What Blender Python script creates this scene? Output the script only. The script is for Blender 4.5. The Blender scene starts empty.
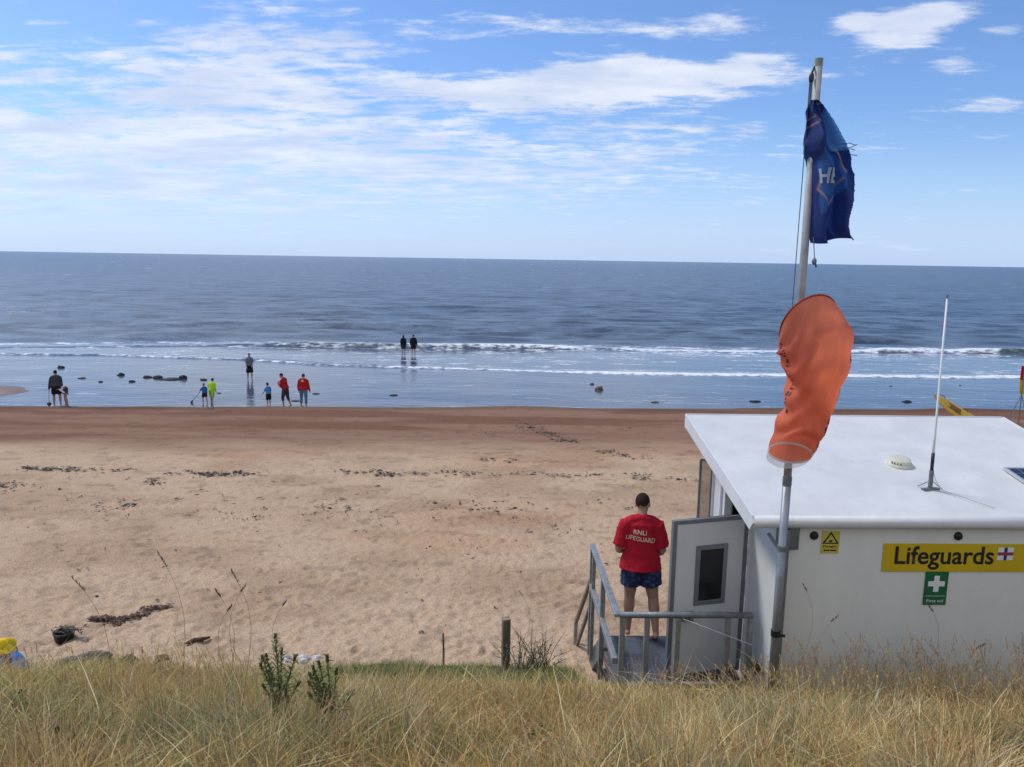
import bpy, bmesh, math, random
import numpy as np
from mathutils import Vector, Matrix
from mathutils.bvhtree import BVHTree
random.seed(7); RNG = np.random.default_rng(11)
SC = bpy.context.scene
COL = SC.collection
R = math.radians
PI = math.pi

# ------------------------------------------------------------------ camera
EYE = 7.6                       # metres above the water
FPX, PITCH, ROLL = 769.0, R(9.23), R(0.9)
cam_d = bpy.data.cameras.new('camera'); cam = bpy.data.objects.new('camera', cam_d); COL.objects.link(cam)
cam_d.sensor_width = 36; cam_d.lens = 36 * FPX / 1024; cam_d.clip_start = 0.05; cam_d.clip_end = 30000
CAMM = Matrix.Rotation(PI / 2 - PITCH, 4, 'X') @ Matrix.Rotation(ROLL, 4, 'Z')
cam.matrix_world = Matrix.Translation((0, 0, EYE)) @ CAMM
SC.camera = cam

def ray(px, py):
    return (CAMM.to_3x3() @ Vector(((px - 512) / FPX, -(py - 383.5) / FPX, -1))).normalized()
def at_z(px, py, z):
    d = ray(px, py); return Vector((0, 0, EYE)) + d * ((z - EYE) / d.z)
def at_y(px, py, y):
    d = ray(px, py); return Vector((0, 0, EYE)) + d * (y / d.y)
def on_plane(px, py, p0, n):
    d = ray(px, py); e = Vector((0, 0, EYE)); return e + d * ((Vector(p0) - e).dot(n) / d.dot(n))

# ------------------------------------------------------------------ world, sun, exposure
SUN_EL, SUN_AZ = R(54), R(-62)          # azimuth from +Y (sea) towards +X
SKY_STRENGTH, SUN_STRENGTH = 0.085, 1.7
SC.view_settings.view_transform = 'Standard'
SC.view_settings.look = 'None'
SC.view_settings.exposure = 0.55
SC.view_settings.gamma = 1.0
SC.view_settings.use_curve_mapping = False

def N(nt, t, **kw):
    n = nt.nodes.new(t)
    for k, v in kw.items():
        if k.startswith('i_'):
            n.inputs[int(k[2:]) if k[2:].isdigit() else k[2:].replace('_', ' ')].default_value = v
        else: setattr(n, k, v)
    return n
def math_n(nt, op, a, b=None, c=None, clamp=False):
    n = nt.nodes.new('ShaderNodeMath'); n.operation = op; n.use_clamp = clamp
    for i, v in enumerate((a, b, c)):
        if v is None: continue
        if isinstance(v, (int, float)): n.inputs[i].default_value = v
        else: nt.links.new(v, n.inputs[i])
    return n.outputs[0]
def mix_c(nt, f, a, b, blend='MIX'):
    n = nt.nodes.new('ShaderNodeMix'); n.data_type = 'RGBA'; n.blend_type = blend
    for i, v in ((0, f), (6, a), (7, b)):
        if isinstance(v, (int, float)): n.inputs[i].default_value = v
        elif isinstance(v, (tuple, list)): n.inputs[i].default_value = (*v[:3], 1)
        else: nt.links.new(v, n.inputs[i])
    return n.outputs[2]
def smooth(nt, v, a, b):
    n = nt.nodes.new('ShaderNodeMapRange'); n.interpolation_type = 'SMOOTHSTEP'
    nt.links.new(v, n.inputs[0]); n.inputs[1].default_value = a; n.inputs[2].default_value = b
    return n.outputs[0]

W = bpy.data.worlds.new('World'); SC.world = W; W.use_nodes = True
wt = W.node_tree; wt.nodes.clear()
wo = N(wt, 'ShaderNodeOutputWorld'); bg = N(wt, 'ShaderNodeBackground'); wt.links.new(bg.outputs[0], wo.inputs[0])
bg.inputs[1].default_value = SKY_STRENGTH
sky = N(wt, 'ShaderNodeTexSky', sky_type='NISHITA', sun_disc=False, sun_elevation=SUN_EL, sun_rotation=SUN_AZ,
        altitude=10, air_density=1.0, dust_density=0.6, ozone_density=3.5)
tc = N(wt, 'ShaderNodeTexCoord'); sep = N(wt, 'ShaderNodeSeparateXYZ'); wt.links.new(tc.outputs['Generated'], sep.inputs[0])
dx, dy, dz = sep.outputs
yy = math_n(wt, 'MAXIMUM', dy, 0.08)
U = math_n(wt, 'DIVIDE', dx, yy); V = math_n(wt, 'DIVIDE', dz, yy)          # tangent of bearing, of elevation
zz = math_n(wt, 'ADD', math_n(wt, 'MAXIMUM', dz, 0.0), 0.10)
comb = N(wt, 'ShaderNodeCombineXYZ')
wt.links.new(math_n(wt, 'DIVIDE', dx, zz), comb.inputs[0]); wt.links.new(math_n(wt, 'DIVIDE', dy, zz), comb.inputs[1])
def wnoise(scale, detail, rough, loc, sc=(1, 1, 1), rot=0, dist=0):
    mp = N(wt, 'ShaderNodeMapping'); mp.inputs['Location'].default_value = loc; mp.inputs['Scale'].default_value = sc
    mp.inputs['Rotation'].default_value = (0, 0, rot)
    wt.links.new(comb.outputs[0], mp.inputs[0])
    n = N(wt, 'ShaderNodeTexNoise', i_Scale=scale, i_Detail=detail, i_Roughness=rough, i_Distortion=dist); wt.links.new(mp.outputs[0], n.inputs[0])
    return n.outputs[0]
big = wnoise(1.15, 8, 0.62, (3.1, 1.7, 0), (1, 1.25, 1), 0.35, 0.35)
fine = wnoise(4.6, 8, 0.68, (7, 2.2, 3), (1.0, 1.4, 1), 0.4, 0.3)
rip = wnoise(7.5, 5, 0.6, (2, 5, 1), (.55, 1.5, 1), 0.15, 0.6)
def blob(px, py, a, b, amp):
    d = ray(px, py); u0, v0 = d.x / d.y, d.z / d.y
    e = math_n(wt, 'ADD', math_n(wt, 'POWER', math_n(wt, 'ABSOLUTE', math_n(wt, 'MULTIPLY', math_n(wt, 'SUBTRACT', U, u0), FPX / a)), 2),
               math_n(wt, 'POWER', math_n(wt, 'ABSOLUTE', math_n(wt, 'MULTIPLY', math_n(wt, 'SUBTRACT', V, v0), FPX / b)), 2))
    return math_n(wt, 'MULTIPLY', math_n(wt, 'EXPONENT', math_n(wt, 'MULTIPLY', e, -1)), amp)
mask = None
for args in [(130, 95, 330, 80, .34), (60, 180, 450, 55, .30), (300, 40, 120, 34, .16), (430, 95, 150, 26, .14), (590, 70, 90, 18, .30), (540, 92, 110, 18, .22), (690, 88, 75, 13, .44), (480, 88, 60, 14, .2), (640, 64, 40, 9, .25), (600, 95, 40, 10, .2),
             (600, 28, 80, 11, .28), (725, 22, 60, 11, .44), (890, 30, 46, 18, .60), (940, 12, 32, 10, .46), (745, 66, 36, 10, .50), (955, 65, 28, 8, .46), (850, 22, 22, 8, .3), (770, 78, 50, 8, .3),
             (985, 106, 45, 9, .36), (1005, 30, 26, 6, .38), (560, 150, 190, 26, .24), (690, 130, 70, 14, .12), (455, 15, 50, 8, .16), (830, 76, 40, 7, .16), (900, 247, 150, 7, .16),
             (560, 190, 260, 22, .12), (210, 20, 120, 14, -.10), (560, 50, 60, 10, -.14), (470, 62, 60, 16, -.20), (360, 118, 70, 8, -.05)]:
    b_ = blob(*args); mask = b_ if mask is None else math_n(wt, 'ADD', mask, b_)
mask = math_n(wt, 'ADD', mask, math_n(wt, 'MULTIPLY', smooth(wt, dy, -.05, -.45), .55))     # unseen cloud added inland behind the camera to lift and neutralise ambient light
dens = math_n(wt, 'ADD', math_n(wt, 'ADD', math_n(wt, 'ADD', math_n(wt, 'MULTIPLY', big, 0.85), math_n(wt, 'MULTIPLY', fine, 0.95)), math_n(wt, 'MULTIPLY', rip, 0.62)), mask)
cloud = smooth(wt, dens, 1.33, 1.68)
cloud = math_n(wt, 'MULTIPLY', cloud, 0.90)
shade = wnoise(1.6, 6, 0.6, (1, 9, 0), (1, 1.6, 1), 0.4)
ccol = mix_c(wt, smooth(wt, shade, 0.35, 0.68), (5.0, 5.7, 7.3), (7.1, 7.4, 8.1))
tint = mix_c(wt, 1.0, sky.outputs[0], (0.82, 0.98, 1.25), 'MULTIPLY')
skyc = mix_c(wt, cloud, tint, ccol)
# thin veil of cirrus low over the sea
veil = math_n(wt, 'MULTIPLY', smooth(wt, V, 0.20, -0.03), 0.70)
skyc = mix_c(wt, veil, skyc, (4.7, 6.1, 9.0))
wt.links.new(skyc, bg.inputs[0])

sd = bpy.data.lights.new('sun', 'SUN'); sun = bpy.data.objects.new('sun', sd); COL.objects.link(sun)
sd.energy = SUN_STRENGTH; sd.angle = R(12); sd.color = (1.0, 0.95, 0.87)
sdir = Vector((math.sin(SUN_AZ) * math.cos(SUN_EL), math.cos(SUN_AZ) * math.cos(SUN_EL), math.sin(SUN_EL)))
sun.rotation_euler = sdir.to_track_quat('Z', 'Y').to_euler(); sun.location = (-20, 10, 40)

# ------------------------------------------------------------------ helpers: materials
def mat(name, col, rough=0.6, var=0.12, vscale=4.0, bump=0.0, bscale=60.0, metal=0.0, spec=0.5, col2=None, stretch=(1, 1, 1), transl=0.0, attr=None, spots=0.0):
    m = bpy.data.materials.new(name); m.use_nodes = True; nt = m.node_tree; nt.nodes.clear()
    out = N(nt, 'ShaderNodeOutputMaterial'); p = N(nt, 'ShaderNodeBsdfPrincipled')
    p.inputs['Roughness'].default_value = rough; p.inputs['Metallic'].default_value = metal; p.inputs['Specular IOR Level'].default_value = spec
    t = N(nt, 'ShaderNodeTexCoord'); mp = N(nt, 'ShaderNodeMapping'); mp.inputs['Scale'].default_value = stretch
    nt.links.new(t.outputs['Object'], mp.inputs[0])
    n = N(nt, 'ShaderNodeTexNoise', i_Scale=vscale, i_Detail=8, i_Roughness=0.65); nt.links.new(mp.outputs[0], n.inputs[0])
    f = smooth(nt, n.outputs[0], 0.3, 0.7)
    if attr:
        a = N(nt, 'ShaderNodeAttribute', attribute_name=attr)
        k = math_n(nt, 'ADD', math_n(nt, 'MULTIPLY', f, var * 2), 1 - var)
        cc = N(nt, 'ShaderNodeVectorMath', operation='SCALE'); nt.links.new(a.outputs['Color'], cc.inputs[0]); nt.links.new(k, cc.inputs[3]); c = cc.outputs[0]
    else:
        lo = tuple(x * (1 - var) for x in col); hi = tuple(min(x * (1 + var), 1) for x in col)
        c = mix_c(nt, f, col2 or lo, hi)
    if spots:                           # scattered dirt, runs and droppings with shapes of their own
        s1 = N(nt, 'ShaderNodeTexNoise', i_Scale=7.0, i_Detail=9, i_Roughness=.75); nt.links.new(mp.outputs[0], s1.inputs[0])
        s2 = N(nt, 'ShaderNodeTexNoise', i_Scale=34.0, i_Detail=3, i_Roughness=.6); nt.links.new(mp.outputs[0], s2.inputs[0])
        k = math_n(nt, 'ADD', math_n(nt, 'MULTIPLY', smooth(nt, s1.outputs[0], .58, .74), spots), math_n(nt, 'MULTIPLY', smooth(nt, s2.outputs[0], .70, .76), spots * 1.2), clamp=True)
        c = mix_c(nt, k, c, (.20, .185, .14))
    nt.links.new(c, p.inputs['Base Color'])
    if bump:
        bn = N(nt, 'ShaderNodeTexNoise', i_Scale=bscale, i_Detail=6); nt.links.new(mp.outputs[0], bn.inputs[0])
        b = N(nt, 'ShaderNodeBump', i_Strength=bump, i_Distance=0.02); nt.links.new(bn.outputs[0], b.inputs['Height']); nt.links.new(b.outputs[0], p.inputs['Normal'])
    sh = p.outputs[0]
    if transl:
        tr = N(nt, 'ShaderNodeBsdfTranslucent'); nt.links.new(c, tr.inputs[0])
        mx = N(nt, 'ShaderNodeMixShader', i_0=transl); nt.links.new(sh, mx.inputs[1]); nt.links.new(tr.outputs[0], mx.inputs[2]); sh = mx.outputs[0]
    nt.links.new(sh, out.inputs[0])
    return m

# ------------------------------------------------------------------ helpers: meshes and objects
def link(name, me, material=None, parent=None):
    o = bpy.data.objects.new(name, me); COL.objects.link(o)
    if material is not None:
        if not me.materials: me.materials.append(material)
    if parent is not None: o.parent = parent
    return o
def tag(o, label=None, cat=None, group=None, kind=None):
    if label: o['label'] = label
    if cat: o['category'] = cat
    if group: o['group'] = group
    if kind: o['kind'] = kind
    return o
def empty(name, loc, rz=0.0, label=None, cat=None, group=None):
    o = bpy.data.objects.new(name, None); COL.objects.link(o); o.location = loc; o.rotation_euler = (0, 0, rz); o.empty_display_size = 0.1
    return tag(o, label, cat, group)

def frame(d, ref=Vector((0, 0, 1))):
    d = d.normalized()
    if abs(d.dot(ref)) > 0.98: ref = Vector((1, 0, 0)) if abs(d.x) < 0.9 else Vector((0, 1, 0))
    a = d.cross(ref).normalized(); b = a.cross(d).normalized()
    return a, b

class MB:
    def __init__(s): s.v = []; s.f = []
    def add(s, vs, fs):
        k = len(s.v); s.v += [tuple(x) for x in vs]; s.f += [tuple(i + k for i in f) for f in fs]; return s
    def box(s, x0, x1, y0, y1, z0, z1):
        vs = [(x, y, z) for z in (z0, z1) for y in (y0, y1) for x in (x0, x1)]
        return s.add(vs, [(0, 2, 3, 1), (4, 5, 7, 6), (0, 1, 5, 4), (2, 6, 7, 3), (0, 4, 6, 2), (1, 3, 7, 5)])
    def bar(s, a, b, w, h=None, ref=Vector((0, 0, 1))):
        a, b = Vector(a), Vector(b); h = h or w
        p, q = frame(b - a, ref); vs = [e + p * (sx * w / 2) + q * (sy * h / 2) for e in (a, b) for sx, sy in ((-1, -1), (1, -1), (1, 1), (-1, 1))]
        return s.add(vs, [(3, 2, 1, 0), (4, 5, 6, 7), (0, 1, 5, 4), (1, 2, 6, 5), (2, 3, 7, 6), (3, 0, 4, 7)])
    def tube(s, pts, r, n=8, ref=Vector((1, 0, 0)), cap=True, dome=False):
        pts = [Vector(p) for p in pts]; m = len(pts)
        rr = r if isinstance(r, (list, tuple)) else [r] * m
        rings = []
        for i, p in enumerate(pts):
            d = (pts[min(i + 1, m - 1)] - pts[max(i - 1, 0)]).normalized()
            a = ref - d * ref.dot(d)
            if a.length < 0.15: a = Vector((0, 1, 0)) - d * d.y
            a.normalize(); b = d.cross(a)
            e = rr[i] if isinstance(rr[i], (list, tuple)) else (rr[i], rr[i])
            rings.append((p, a, b, e, d))
        if dome:
            p, a, b, e, d = rings[0]; h = min(e)
            pre = [(p - d * h * math.sin(t), a, b, (e[0] * math.cos(t), e[1] * math.cos(t)), d) for t in (1.35, 0.9, 0.45)]
            p, a, b, e, d = rings[-1]; h = min(e)
            post = [(p + d * h * math.sin(t), a, b, (e[0] * math.cos(t), e[1] * math.cos(t)), d) for t in (0.45, 0.9, 1.35)]
            rings = pre + rings + post
        vs = [p + a * (e[0] * math.cos(2 * PI * k / n)) + b * (e[1] * math.sin(2 * PI * k / n)) for p, a, b, e, d in rings for k in range(n)]
        fs = [(i * n + k, i * n + (k + 1) % n, (i + 1) * n + (k + 1) % n, (i + 1) * n + k) for i in range(len(rings) - 1) for k in range(n)]
        if cap: fs += [tuple(reversed(range(n))), tuple((len(rings) - 1) * n + k for k in range(n))]
        return s.add(vs, fs)
    def ball(s, c, r, n=12, m=8, rot=None):
        c = Vector(c); r = r if isinstance(r, (list, tuple)) else (r, r, r)
        vs = []
        for i in range(m + 1):
            t = PI * i / m
            for k in range(n):
                q = Vector((r[0] * math.sin(t) * math.cos(2 * PI * k / n), r[1] * math.sin(t) * math.sin(2 * PI * k / n), r[2] * math.cos(t)))
                if rot: q = rot @ q
                vs.append(c + q)
        fs = [(i * n + k, (i + 1) * n + k, (i + 1) * n + (k + 1) % n, i * n + (k + 1) % n) for i in range(m) for k in range(n)]
        return s.add(vs, fs)
    def prism(s, poly, a, b):
        """poly of points extruded from offset a to offset b (vectors)"""
        n = len(poly); a, b = Vector(a), Vector(b)
        vs = [Vector(p) + a for p in poly] + [Vector(p) + b for p in poly]
        return s.add(vs, [tuple(reversed(range(n))), tuple(range(n, 2 * n))] + [(i, (i + 1) % n, n + (i + 1) % n, n + i) for i in range(n)])
    def lathe(s, c, prof, n=20):
        c = Vector(c); vs = [c + Vector((r * math.cos(2 * PI * k / n), r * math.sin(2 * PI * k / n), z)) for r, z in prof for k in range(n)]
        fs = [(i * n + k, i * n + (k + 1) % n, (i + 1) * n + (k + 1) % n, (i + 1) * n + k) for i in range(len(prof) - 1) for k in range(n)]
        return s.add(vs, fs)
    def mesh(s, name, bevel=0.0, smooth=False, clean=True):
        me = bpy.data.meshes.new(name); me.from_pydata(s.v, [], s.f); 
        bm = bmesh.new(); bm.from_mesh(me)
        if clean: bmesh.ops.remove_doubles(bm, verts=bm.verts, dist=1e-5)
        bmesh.ops.recalc_face_normals(bm, faces=bm.faces)
        if bevel:
            es = [e for e in bm.edges if len(e.link_faces) == 2 and e.calc_face_angle(0) > 0.6]
            bmesh.ops.bevel(bm, geom=es, offset=bevel, segments=2, affect='EDGES', profile=0.5)
        bm.to_mesh(me); bm.free()
        if smooth: me.polygons.foreach_set('use_smooth', [True] * len(me.polygons))
        me.update(); return me
    def build(s, name, material, parent=None, bevel=0.0, smooth=False):
        return link(name, s.mesh(name, bevel, smooth), material, parent)

def evaluated(me, mods):
    """mesh after a list of (type, {settings})"""
    o = bpy.data.objects.new('tmp', me); COL.objects.link(o)
    for t, kw in mods:
        m = o.modifiers.new(t, t)
        for k, v in kw.items(): setattr(m, k, v)
    dg = bpy.context.evaluated_depsgraph_get(); dg.update()
    r = bpy.data.meshes.new_from_object(o.evaluated_get(dg))
    bpy.data.objects.remove(o); return r
def fuse(mb, voxel, smooth_it=4, fac=0.5):
    me = mb.mesh('body', clean=False)
    r = evaluated(me, [('REMESH', dict(mode='VOXEL', voxel_size=voxel)), ('SMOOTH', dict(factor=fac, iterations=smooth_it))])
    r.polygons.foreach_set('use_smooth', [True] * len(r.polygons)); return r

def text_mesh(s, size=1.0, extrude=0.0, bold=0.0, spacing=1.0):
    cu = bpy.data.curves.new('txt', 'FONT'); cu.body = s; cu.size = size; cu.extrude = extrude; cu.offset = bold; cu.resolution_u = 4
    cu.space_character = spacing; cu.align_x = 'LEFT'
    o = bpy.data.objects.new('txt', cu); COL.objects.link(o)
    dg = bpy.context.evaluated_depsgraph_get(); dg.update()
    me = bpy.data.meshes.new_from_object(o.evaluated_get(dg)); bpy.data.objects.remove(o)
    me.materials.clear()
    return me
def fit_text(s, w, h, extrude=0.001, bold=0.0, keep=False):
    """text mesh in the x-z plane, stretched to w by h, centred on the origin, facing -y"""
    me = text_mesh(s, 1.0, 0, bold); co = np.empty(len(me.vertices) * 3); me.vertices.foreach_get('co', co); co = co.reshape(-1, 3)
    lo, hi = co.min(0), co.max(0); sx = w / (hi[0] - lo[0]); sz = h / (hi[1] - lo[1])
    x = (co[:, 0] - (lo[0] + hi[0]) / 2) * sx; z = (co[:, 1] - (lo[1] + hi[1]) / 2) * sz
    me.vertices.foreach_set('co', np.stack([x, 0 * x, z], 1).ravel()); me.update(); return me

def np_mesh(name, verts, faces4=None, faces3=None, cols=None, smooth=False, attrs=None):
    me = bpy.data.meshes.new(name); nv = len(verts); me.vertices.add(nv); me.vertices.foreach_set('co', np.ascontiguousarray(verts, np.float32).ravel())
    n4 = 0 if faces4 is None else len(faces4); n3 = 0 if faces3 is None else len(faces3)
    me.loops.add(n4 * 4 + n3 * 3); me.polygons.add(n4 + n3)
    idx = np.concatenate([x.ravel() for x in (faces4, faces3) if x is not None]).astype(np.int32)
    me.loops.foreach_set('vertex_index', idx)
    st = np.concatenate([np.arange(n4) * 4, n4 * 4 + np.arange(n3) * 3]).astype(np.int32)
    me.polygons.foreach_set('loop_start', st)
    me.update(calc_edges=True)
    if smooth: me.polygons.foreach_set('use_smooth', np.ones(n4 + n3, bool))
    if cols is not None:
        a = me.color_attributes.new('Col', 'FLOAT_COLOR', 'POINT'); c = np.ones((nv, 4), np.float32); c[:, :3] = cols; a.data.foreach_set('color', c.ravel())
    for k, v in (attrs or {}).items():
        a = me.attributes.new(k, 'FLOAT', 'POINT'); a.data.foreach_set('value', np.ascontiguousarray(v, np.float32))
    me.validate(); return me
def grid_faces(nr, nc):
    i, j = np.meshgrid(np.arange(nr - 1), np.arange(nc - 1), indexing='ij'); a = (i * nc + j).ravel()
    return np.stack([a, a + 1, a + nc + 1, a + nc], 1)

def hash2(ix, iy, seed):
    h = (ix.astype(np.int64) * 374761393 + iy.astype(np.int64) * 668265263 + seed * 974634777) & 0x7fffffff
    h = ((h ^ (h >> 13)) * 1274126177) & 0x7fffffff
    return ((h ^ (h >> 16)) & 0xffff) / 65535.0
def vnoise(x, y, seed=0):
    ix, iy = np.floor(x), np.floor(y); fx, fy = x - ix, y - iy; ix = ix.astype(np.int64); iy = iy.astype(np.int64)
    ux, uy = fx * fx * fx * (fx * (fx * 6 - 15) + 10), fy * fy * fy * (fy * (fy * 6 - 15) + 10)
    a, b, c, d = hash2(ix, iy, seed), hash2(ix + 1, iy, seed), hash2(ix, iy + 1, seed), hash2(ix + 1, iy + 1, seed)
    return (a * (1 - ux) + b * ux) * (1 - uy) + (c * (1 - ux) + d * ux) * uy
def fbm(x, y, seed=0, oct=4, gain=0.5):
    r = 0 * x; a = 1.0; t = 0
    for k in range(oct):
        ca, sa = math.cos(0.7 * k), math.sin(0.7 * k)
        r = r + a * vnoise((x * ca - y * sa) * 2 ** k + 13.7 * k, (x * sa + y * ca) * 2 ** k + 5.1 * k, seed + k); t += a; a *= gain
    return r / t
def sstep(a, b, x):
    t = np.clip((x - a) / (b - a), 0, 1); return t * t * (3 - 2 * t)

# ------------------------------------------------------------------ terrain functions
_c = [at_z(px, py, 0.45) for px, py in ((0, 407.0), (512, 408.0), (1024, 410.5))]
def crest(x): return np.interp(x, [-60, _c[0].x, _c[1].x, _c[2].x, 80], [_c[0].y + .6, _c[0].y, _c[1].y, _c[2].y, _c[2].y + 1.0]) + .7 * (fbm(np.asarray(x, float) * .22, np.asarray(x, float) * 0 + 1, 17, 3) - .5)
def beach_z(x, y):
    x = np.asarray(x, float); y = np.asarray(y, float)
    yc = crest(x); t = (y - 9.5) / (yc - 9.5)
    z = 2.24 + (0.45 - 2.24) * t + 0.10 * np.sin(PI * np.clip(t, 0, 1))
    z = z + np.maximum(y - 9.5, 0) * 0
    beyond = 0.45 - 0.62 * sstep(0, 3.0, y - yc) - 0.004 * np.maximum(y - yc, 0)
    k = sstep(-0.7, 0.3, y - yc)
    z = z * (1 - k) + beyond * k
    return z + 0.05 * (fbm(x * .25, y * .25, 3, 3) - .5)
def bank_z(x, y):
    x = np.asarray(x, float); y = np.asarray(y, float)
    z = np.where(y < 1.4, 5.83 - 0.02 * np.minimum(y, 0), 6.45 - 0.44 * y)
    z = z + 0.16 * (fbm(x * .45 + 9, y * .45, 21, 3) - .5) * sstep(1, 3, y)
    edge = 8.2 + 1.2 * sstep(-2.4, -1.6, x) + 0.5 * (fbm(x * .5, y * 0 + 2, 5, 3) - .5)
    return z - 0.9 * sstep(edge - 0.25, edge + .9, y) ** 1.2

# ------------------------------------------------------------------ beach
def carve(x, y):            # the bank is dug away for the hut and its deck
    return 0.45 * sstep(.75, 1.15, x) * sstep(7.45, 7.75, y) * (1 - sstep(6.6, 7.0, x))
def ground_z(x, y):
    return np.maximum(beach_z(x, y), bank_z(x, y) - carve(np.asarray(x, float), np.asarray(y, float)))

nr, nc = 640, 860
ys = 7.0 + 40.0 * (np.linspace(0, 1, nr) ** 1.45)
sx = np.linspace(-1, 1, nc); sx = np.sign(sx) * (.52 * np.abs(sx) + .48 * np.abs(sx) ** 4)
Y = np.repeat(ys[:, None], nc, 1); X = sx[None, :] * (1.7 * Y + 9)
Z = beach_z(X, Y)
yc = crest(X); dist = (Y - 9.5) / (yc - 9.5)
dry = 1 - sstep(.53, .69, dist + .12 * (fbm(X * .16, Y * .3, 40, 4) - .5))          # dry sand above the tide line
foot = np.zeros_like(Z)                                                                # footprints: many shallow dents with a rim
nf = 14000
fy = 9.2 + 21 * RNG.random(nf) ** 1.25; fx = (RNG.random(nf) * 2 - 1) * (0.75 * fy + 2)
fa = RNG.random(nf) * PI; fl = .07 + .07 * RNG.random(nf); fw = .045 + .035 * RNG.random(nf); fd = .006 + .016 * RNG.random(nf) ** 1.5
for k in range(nf):
    i0, i1 = np.searchsorted(ys, [fy[k] - .4, fy[k] + .4])
    w = 1.7 * fy[k] + 9; j0, j1 = np.searchsorted(sx, [(fx[k] - .45) / w, (fx[k] + .45) / w])
    if i1 - i0 < 1 or j1 - j0 < 1: continue
    xx = X[i0:i1, j0:j1] - fx[k]; yv = Y[i0:i1, j0:j1] - fy[k]; c, s = math.cos(fa[k]), math.sin(fa[k])
    r2 = ((xx * c + yv * s) / fl[k]) ** 2 + ((-xx * s + yv * c) / fw[k]) ** 2
    foot[i0:i1, j0:j1] += fd[k] * (-np.exp(-r2) + 0.55 * np.exp(-(np.sqrt(r2) - 1.5) ** 2 * 4))
rough = (0.05 * (fbm(X * 1.6, Y * 1.9, 50, 4) - .5) + 0.035 * (fbm(X * 4.5, Y * 5.2, 51, 3) - .5) + .022 * (fbm(X * 9, Y * 10, 52, 2) - .5))
Z = Z + (foot + rough) * (0.25 + 0.75 * dry) * sstep(1.5, -1, Y - yc)
tanc = np.array([.490, .345, .222]); tan2 = np.array([.405, .275, .172]); redc = np.array([.185, .088, .050]); damp = np.array([.255, .142, .086])
n1 = fbm(X * .5, Y * .8, 60, 5); n2 = fbm(X * .12, Y * .5, 61, 4); n3 = fbm(X * 2.5, Y * 3.5, 62, 3)
c0 = tanc * (1 - sstep(.35, .7, n1)[..., None]) + tan2 * sstep(.35, .7, n1)[..., None]
c1 = redc * (1 - sstep(.38, .62, n2)[..., None]) + damp * sstep(.38, .62, n2)[..., None]
c1 = c1 * (1 - .28 * sstep(-1.4, -.2, Y - yc)[..., None])
C = c0 * dry[..., None] + c1 * (1 - dry)[..., None]
pink = sstep(.55, .75, fbm(X * .22 + 4, Y * .4, 63, 4))[..., None] * dry[..., None]
C = C * (1 - pink * np.array([.04, .12, .16]))
C = C * (1 - .22 * sstep(.60, .78, n3)[..., None])
sand_m = mat('sand', (.4, .3, .2), rough=0.92, var=.24, vscale=34, bump=0.9, bscale=26, spec=.15, attr='Col')
me = np_mesh('beach', np.stack([X, Y, Z], -1).reshape(-1, 3), grid_faces(nr, nc), None, C.reshape(-1, 3), True)
tag(link('beach', me, sand_m), kind='structure')

# ------------------------------------------------------------------ dune bank under the grass
nr, nc = 150, 260
ys = np.linspace(-8, 11.0, nr); X, Y = np.meshgrid(np.linspace(-26, 26, nc), ys)
Z = bank_z(X, Y) - carve(X, Y) + .05 * (fbm(X * 3, Y * 3, 77, 3) - .5)
n1 = fbm(X * .8, Y * .8, 78, 4)[..., None]
C = np.array([.10, .072, .040]) * (1 - n1) + np.array([.06, .055, .025]) * n1
bank_m = mat('bank_soil', (.2, .15, .08), rough=.95, var=.3, vscale=30, bump=.8, bscale=60, spec=.1, attr='Col')
tag(link('dune_bank', np_mesh('dune_bank', np.stack([X, Y, Z], -1).reshape(-1, 3), grid_faces(nr, nc), None, C.reshape(-1, 3), True), bank_m), kind='structure')

# ------------------------------------------------------------------ sea
P = lambda px, py: at_z(px, py, 0)
def line_y(pts):
    q = [P(*p) for p in pts]; return lambda x: np.interp(x, [a.x for a in q], [a.y for a in q])
w2 = line_y([(-400, 345), (0, 354), (120, 356), (250, 360), (340, 366), (450, 369), (640, 374), (1024, 378), (1500, 384)])     # nearest little wave
w1 = line_y([(-400, 340), (0, 347), (200, 346), (500, 349), (800, 352), (1024, 353), (1500, 358)])                            # the breaker
nr, nc = 760, 760
ty = np.linspace(1 / 36.0, 1 / 9000.0, nr); ys = 1 / ty
sxs = np.linspace(-1, 1, nc); sxs = np.sign(sxs) * (.45 * np.abs(sxs) + .55 * np.abs(sxs) ** 4); Y = np.repeat(ys[:, None], nc, 1); X = sxs[None, :] * (2.1 * Y + 25)
a1 = Y - w1(X) - 1.2 * (fbm(X * .12, Y * 0, 90, 3) - .5); a2 = Y - w2(X) - .8 * (fbm(X * .2, Y * 0 + 4, 91, 3) - .5)
Z = np.zeros_like(Y)
offs = sstep(0, 12, a1)
for k in range(26):
    lam = 1.5 + 5.5 * RNG.random() ** 1.5; th = RNG.normal(0, .38); ph = RNG.random() * 7
    kx, ky = math.sin(th) * 2 * PI / lam, math.cos(th) * 2 * PI / lam
    fade = np.clip(1 - Y / (lam * 45), 0, 1)
    amp = .0075 * lam ** .9 * (0.3 + 1.5 * vnoise(X * .11 / lam * 5 + k * 3, Y * .11 / lam * 5, 100 + k))
    s = np.sin(kx * X + ky * Y + ph + 2 * vnoise(X * .08, Y * .08, 140 + k))
    Z += amp * fade * (s + .35 * s * s) * (.05 + .95 * offs)
def roller(a, h, front, back):       # steep towards the beach, long behind
    return h * np.where(a < 0, np.exp(-(a / front) ** 2), np.exp(-(a / back) ** 2))
seg = sstep(.30, .62, fbm(X * .085 + 2.2, Y * 0 + 3, 95, 3))
Z += roller(a1, 1.0, .55, 2.0) * (.07 + .34 * seg)
Z += roller(a2, 1.0, .30, .9) * .11 * sstep(-.2, .6, fbm(X * .1, Y * 0, 96, 2))
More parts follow.
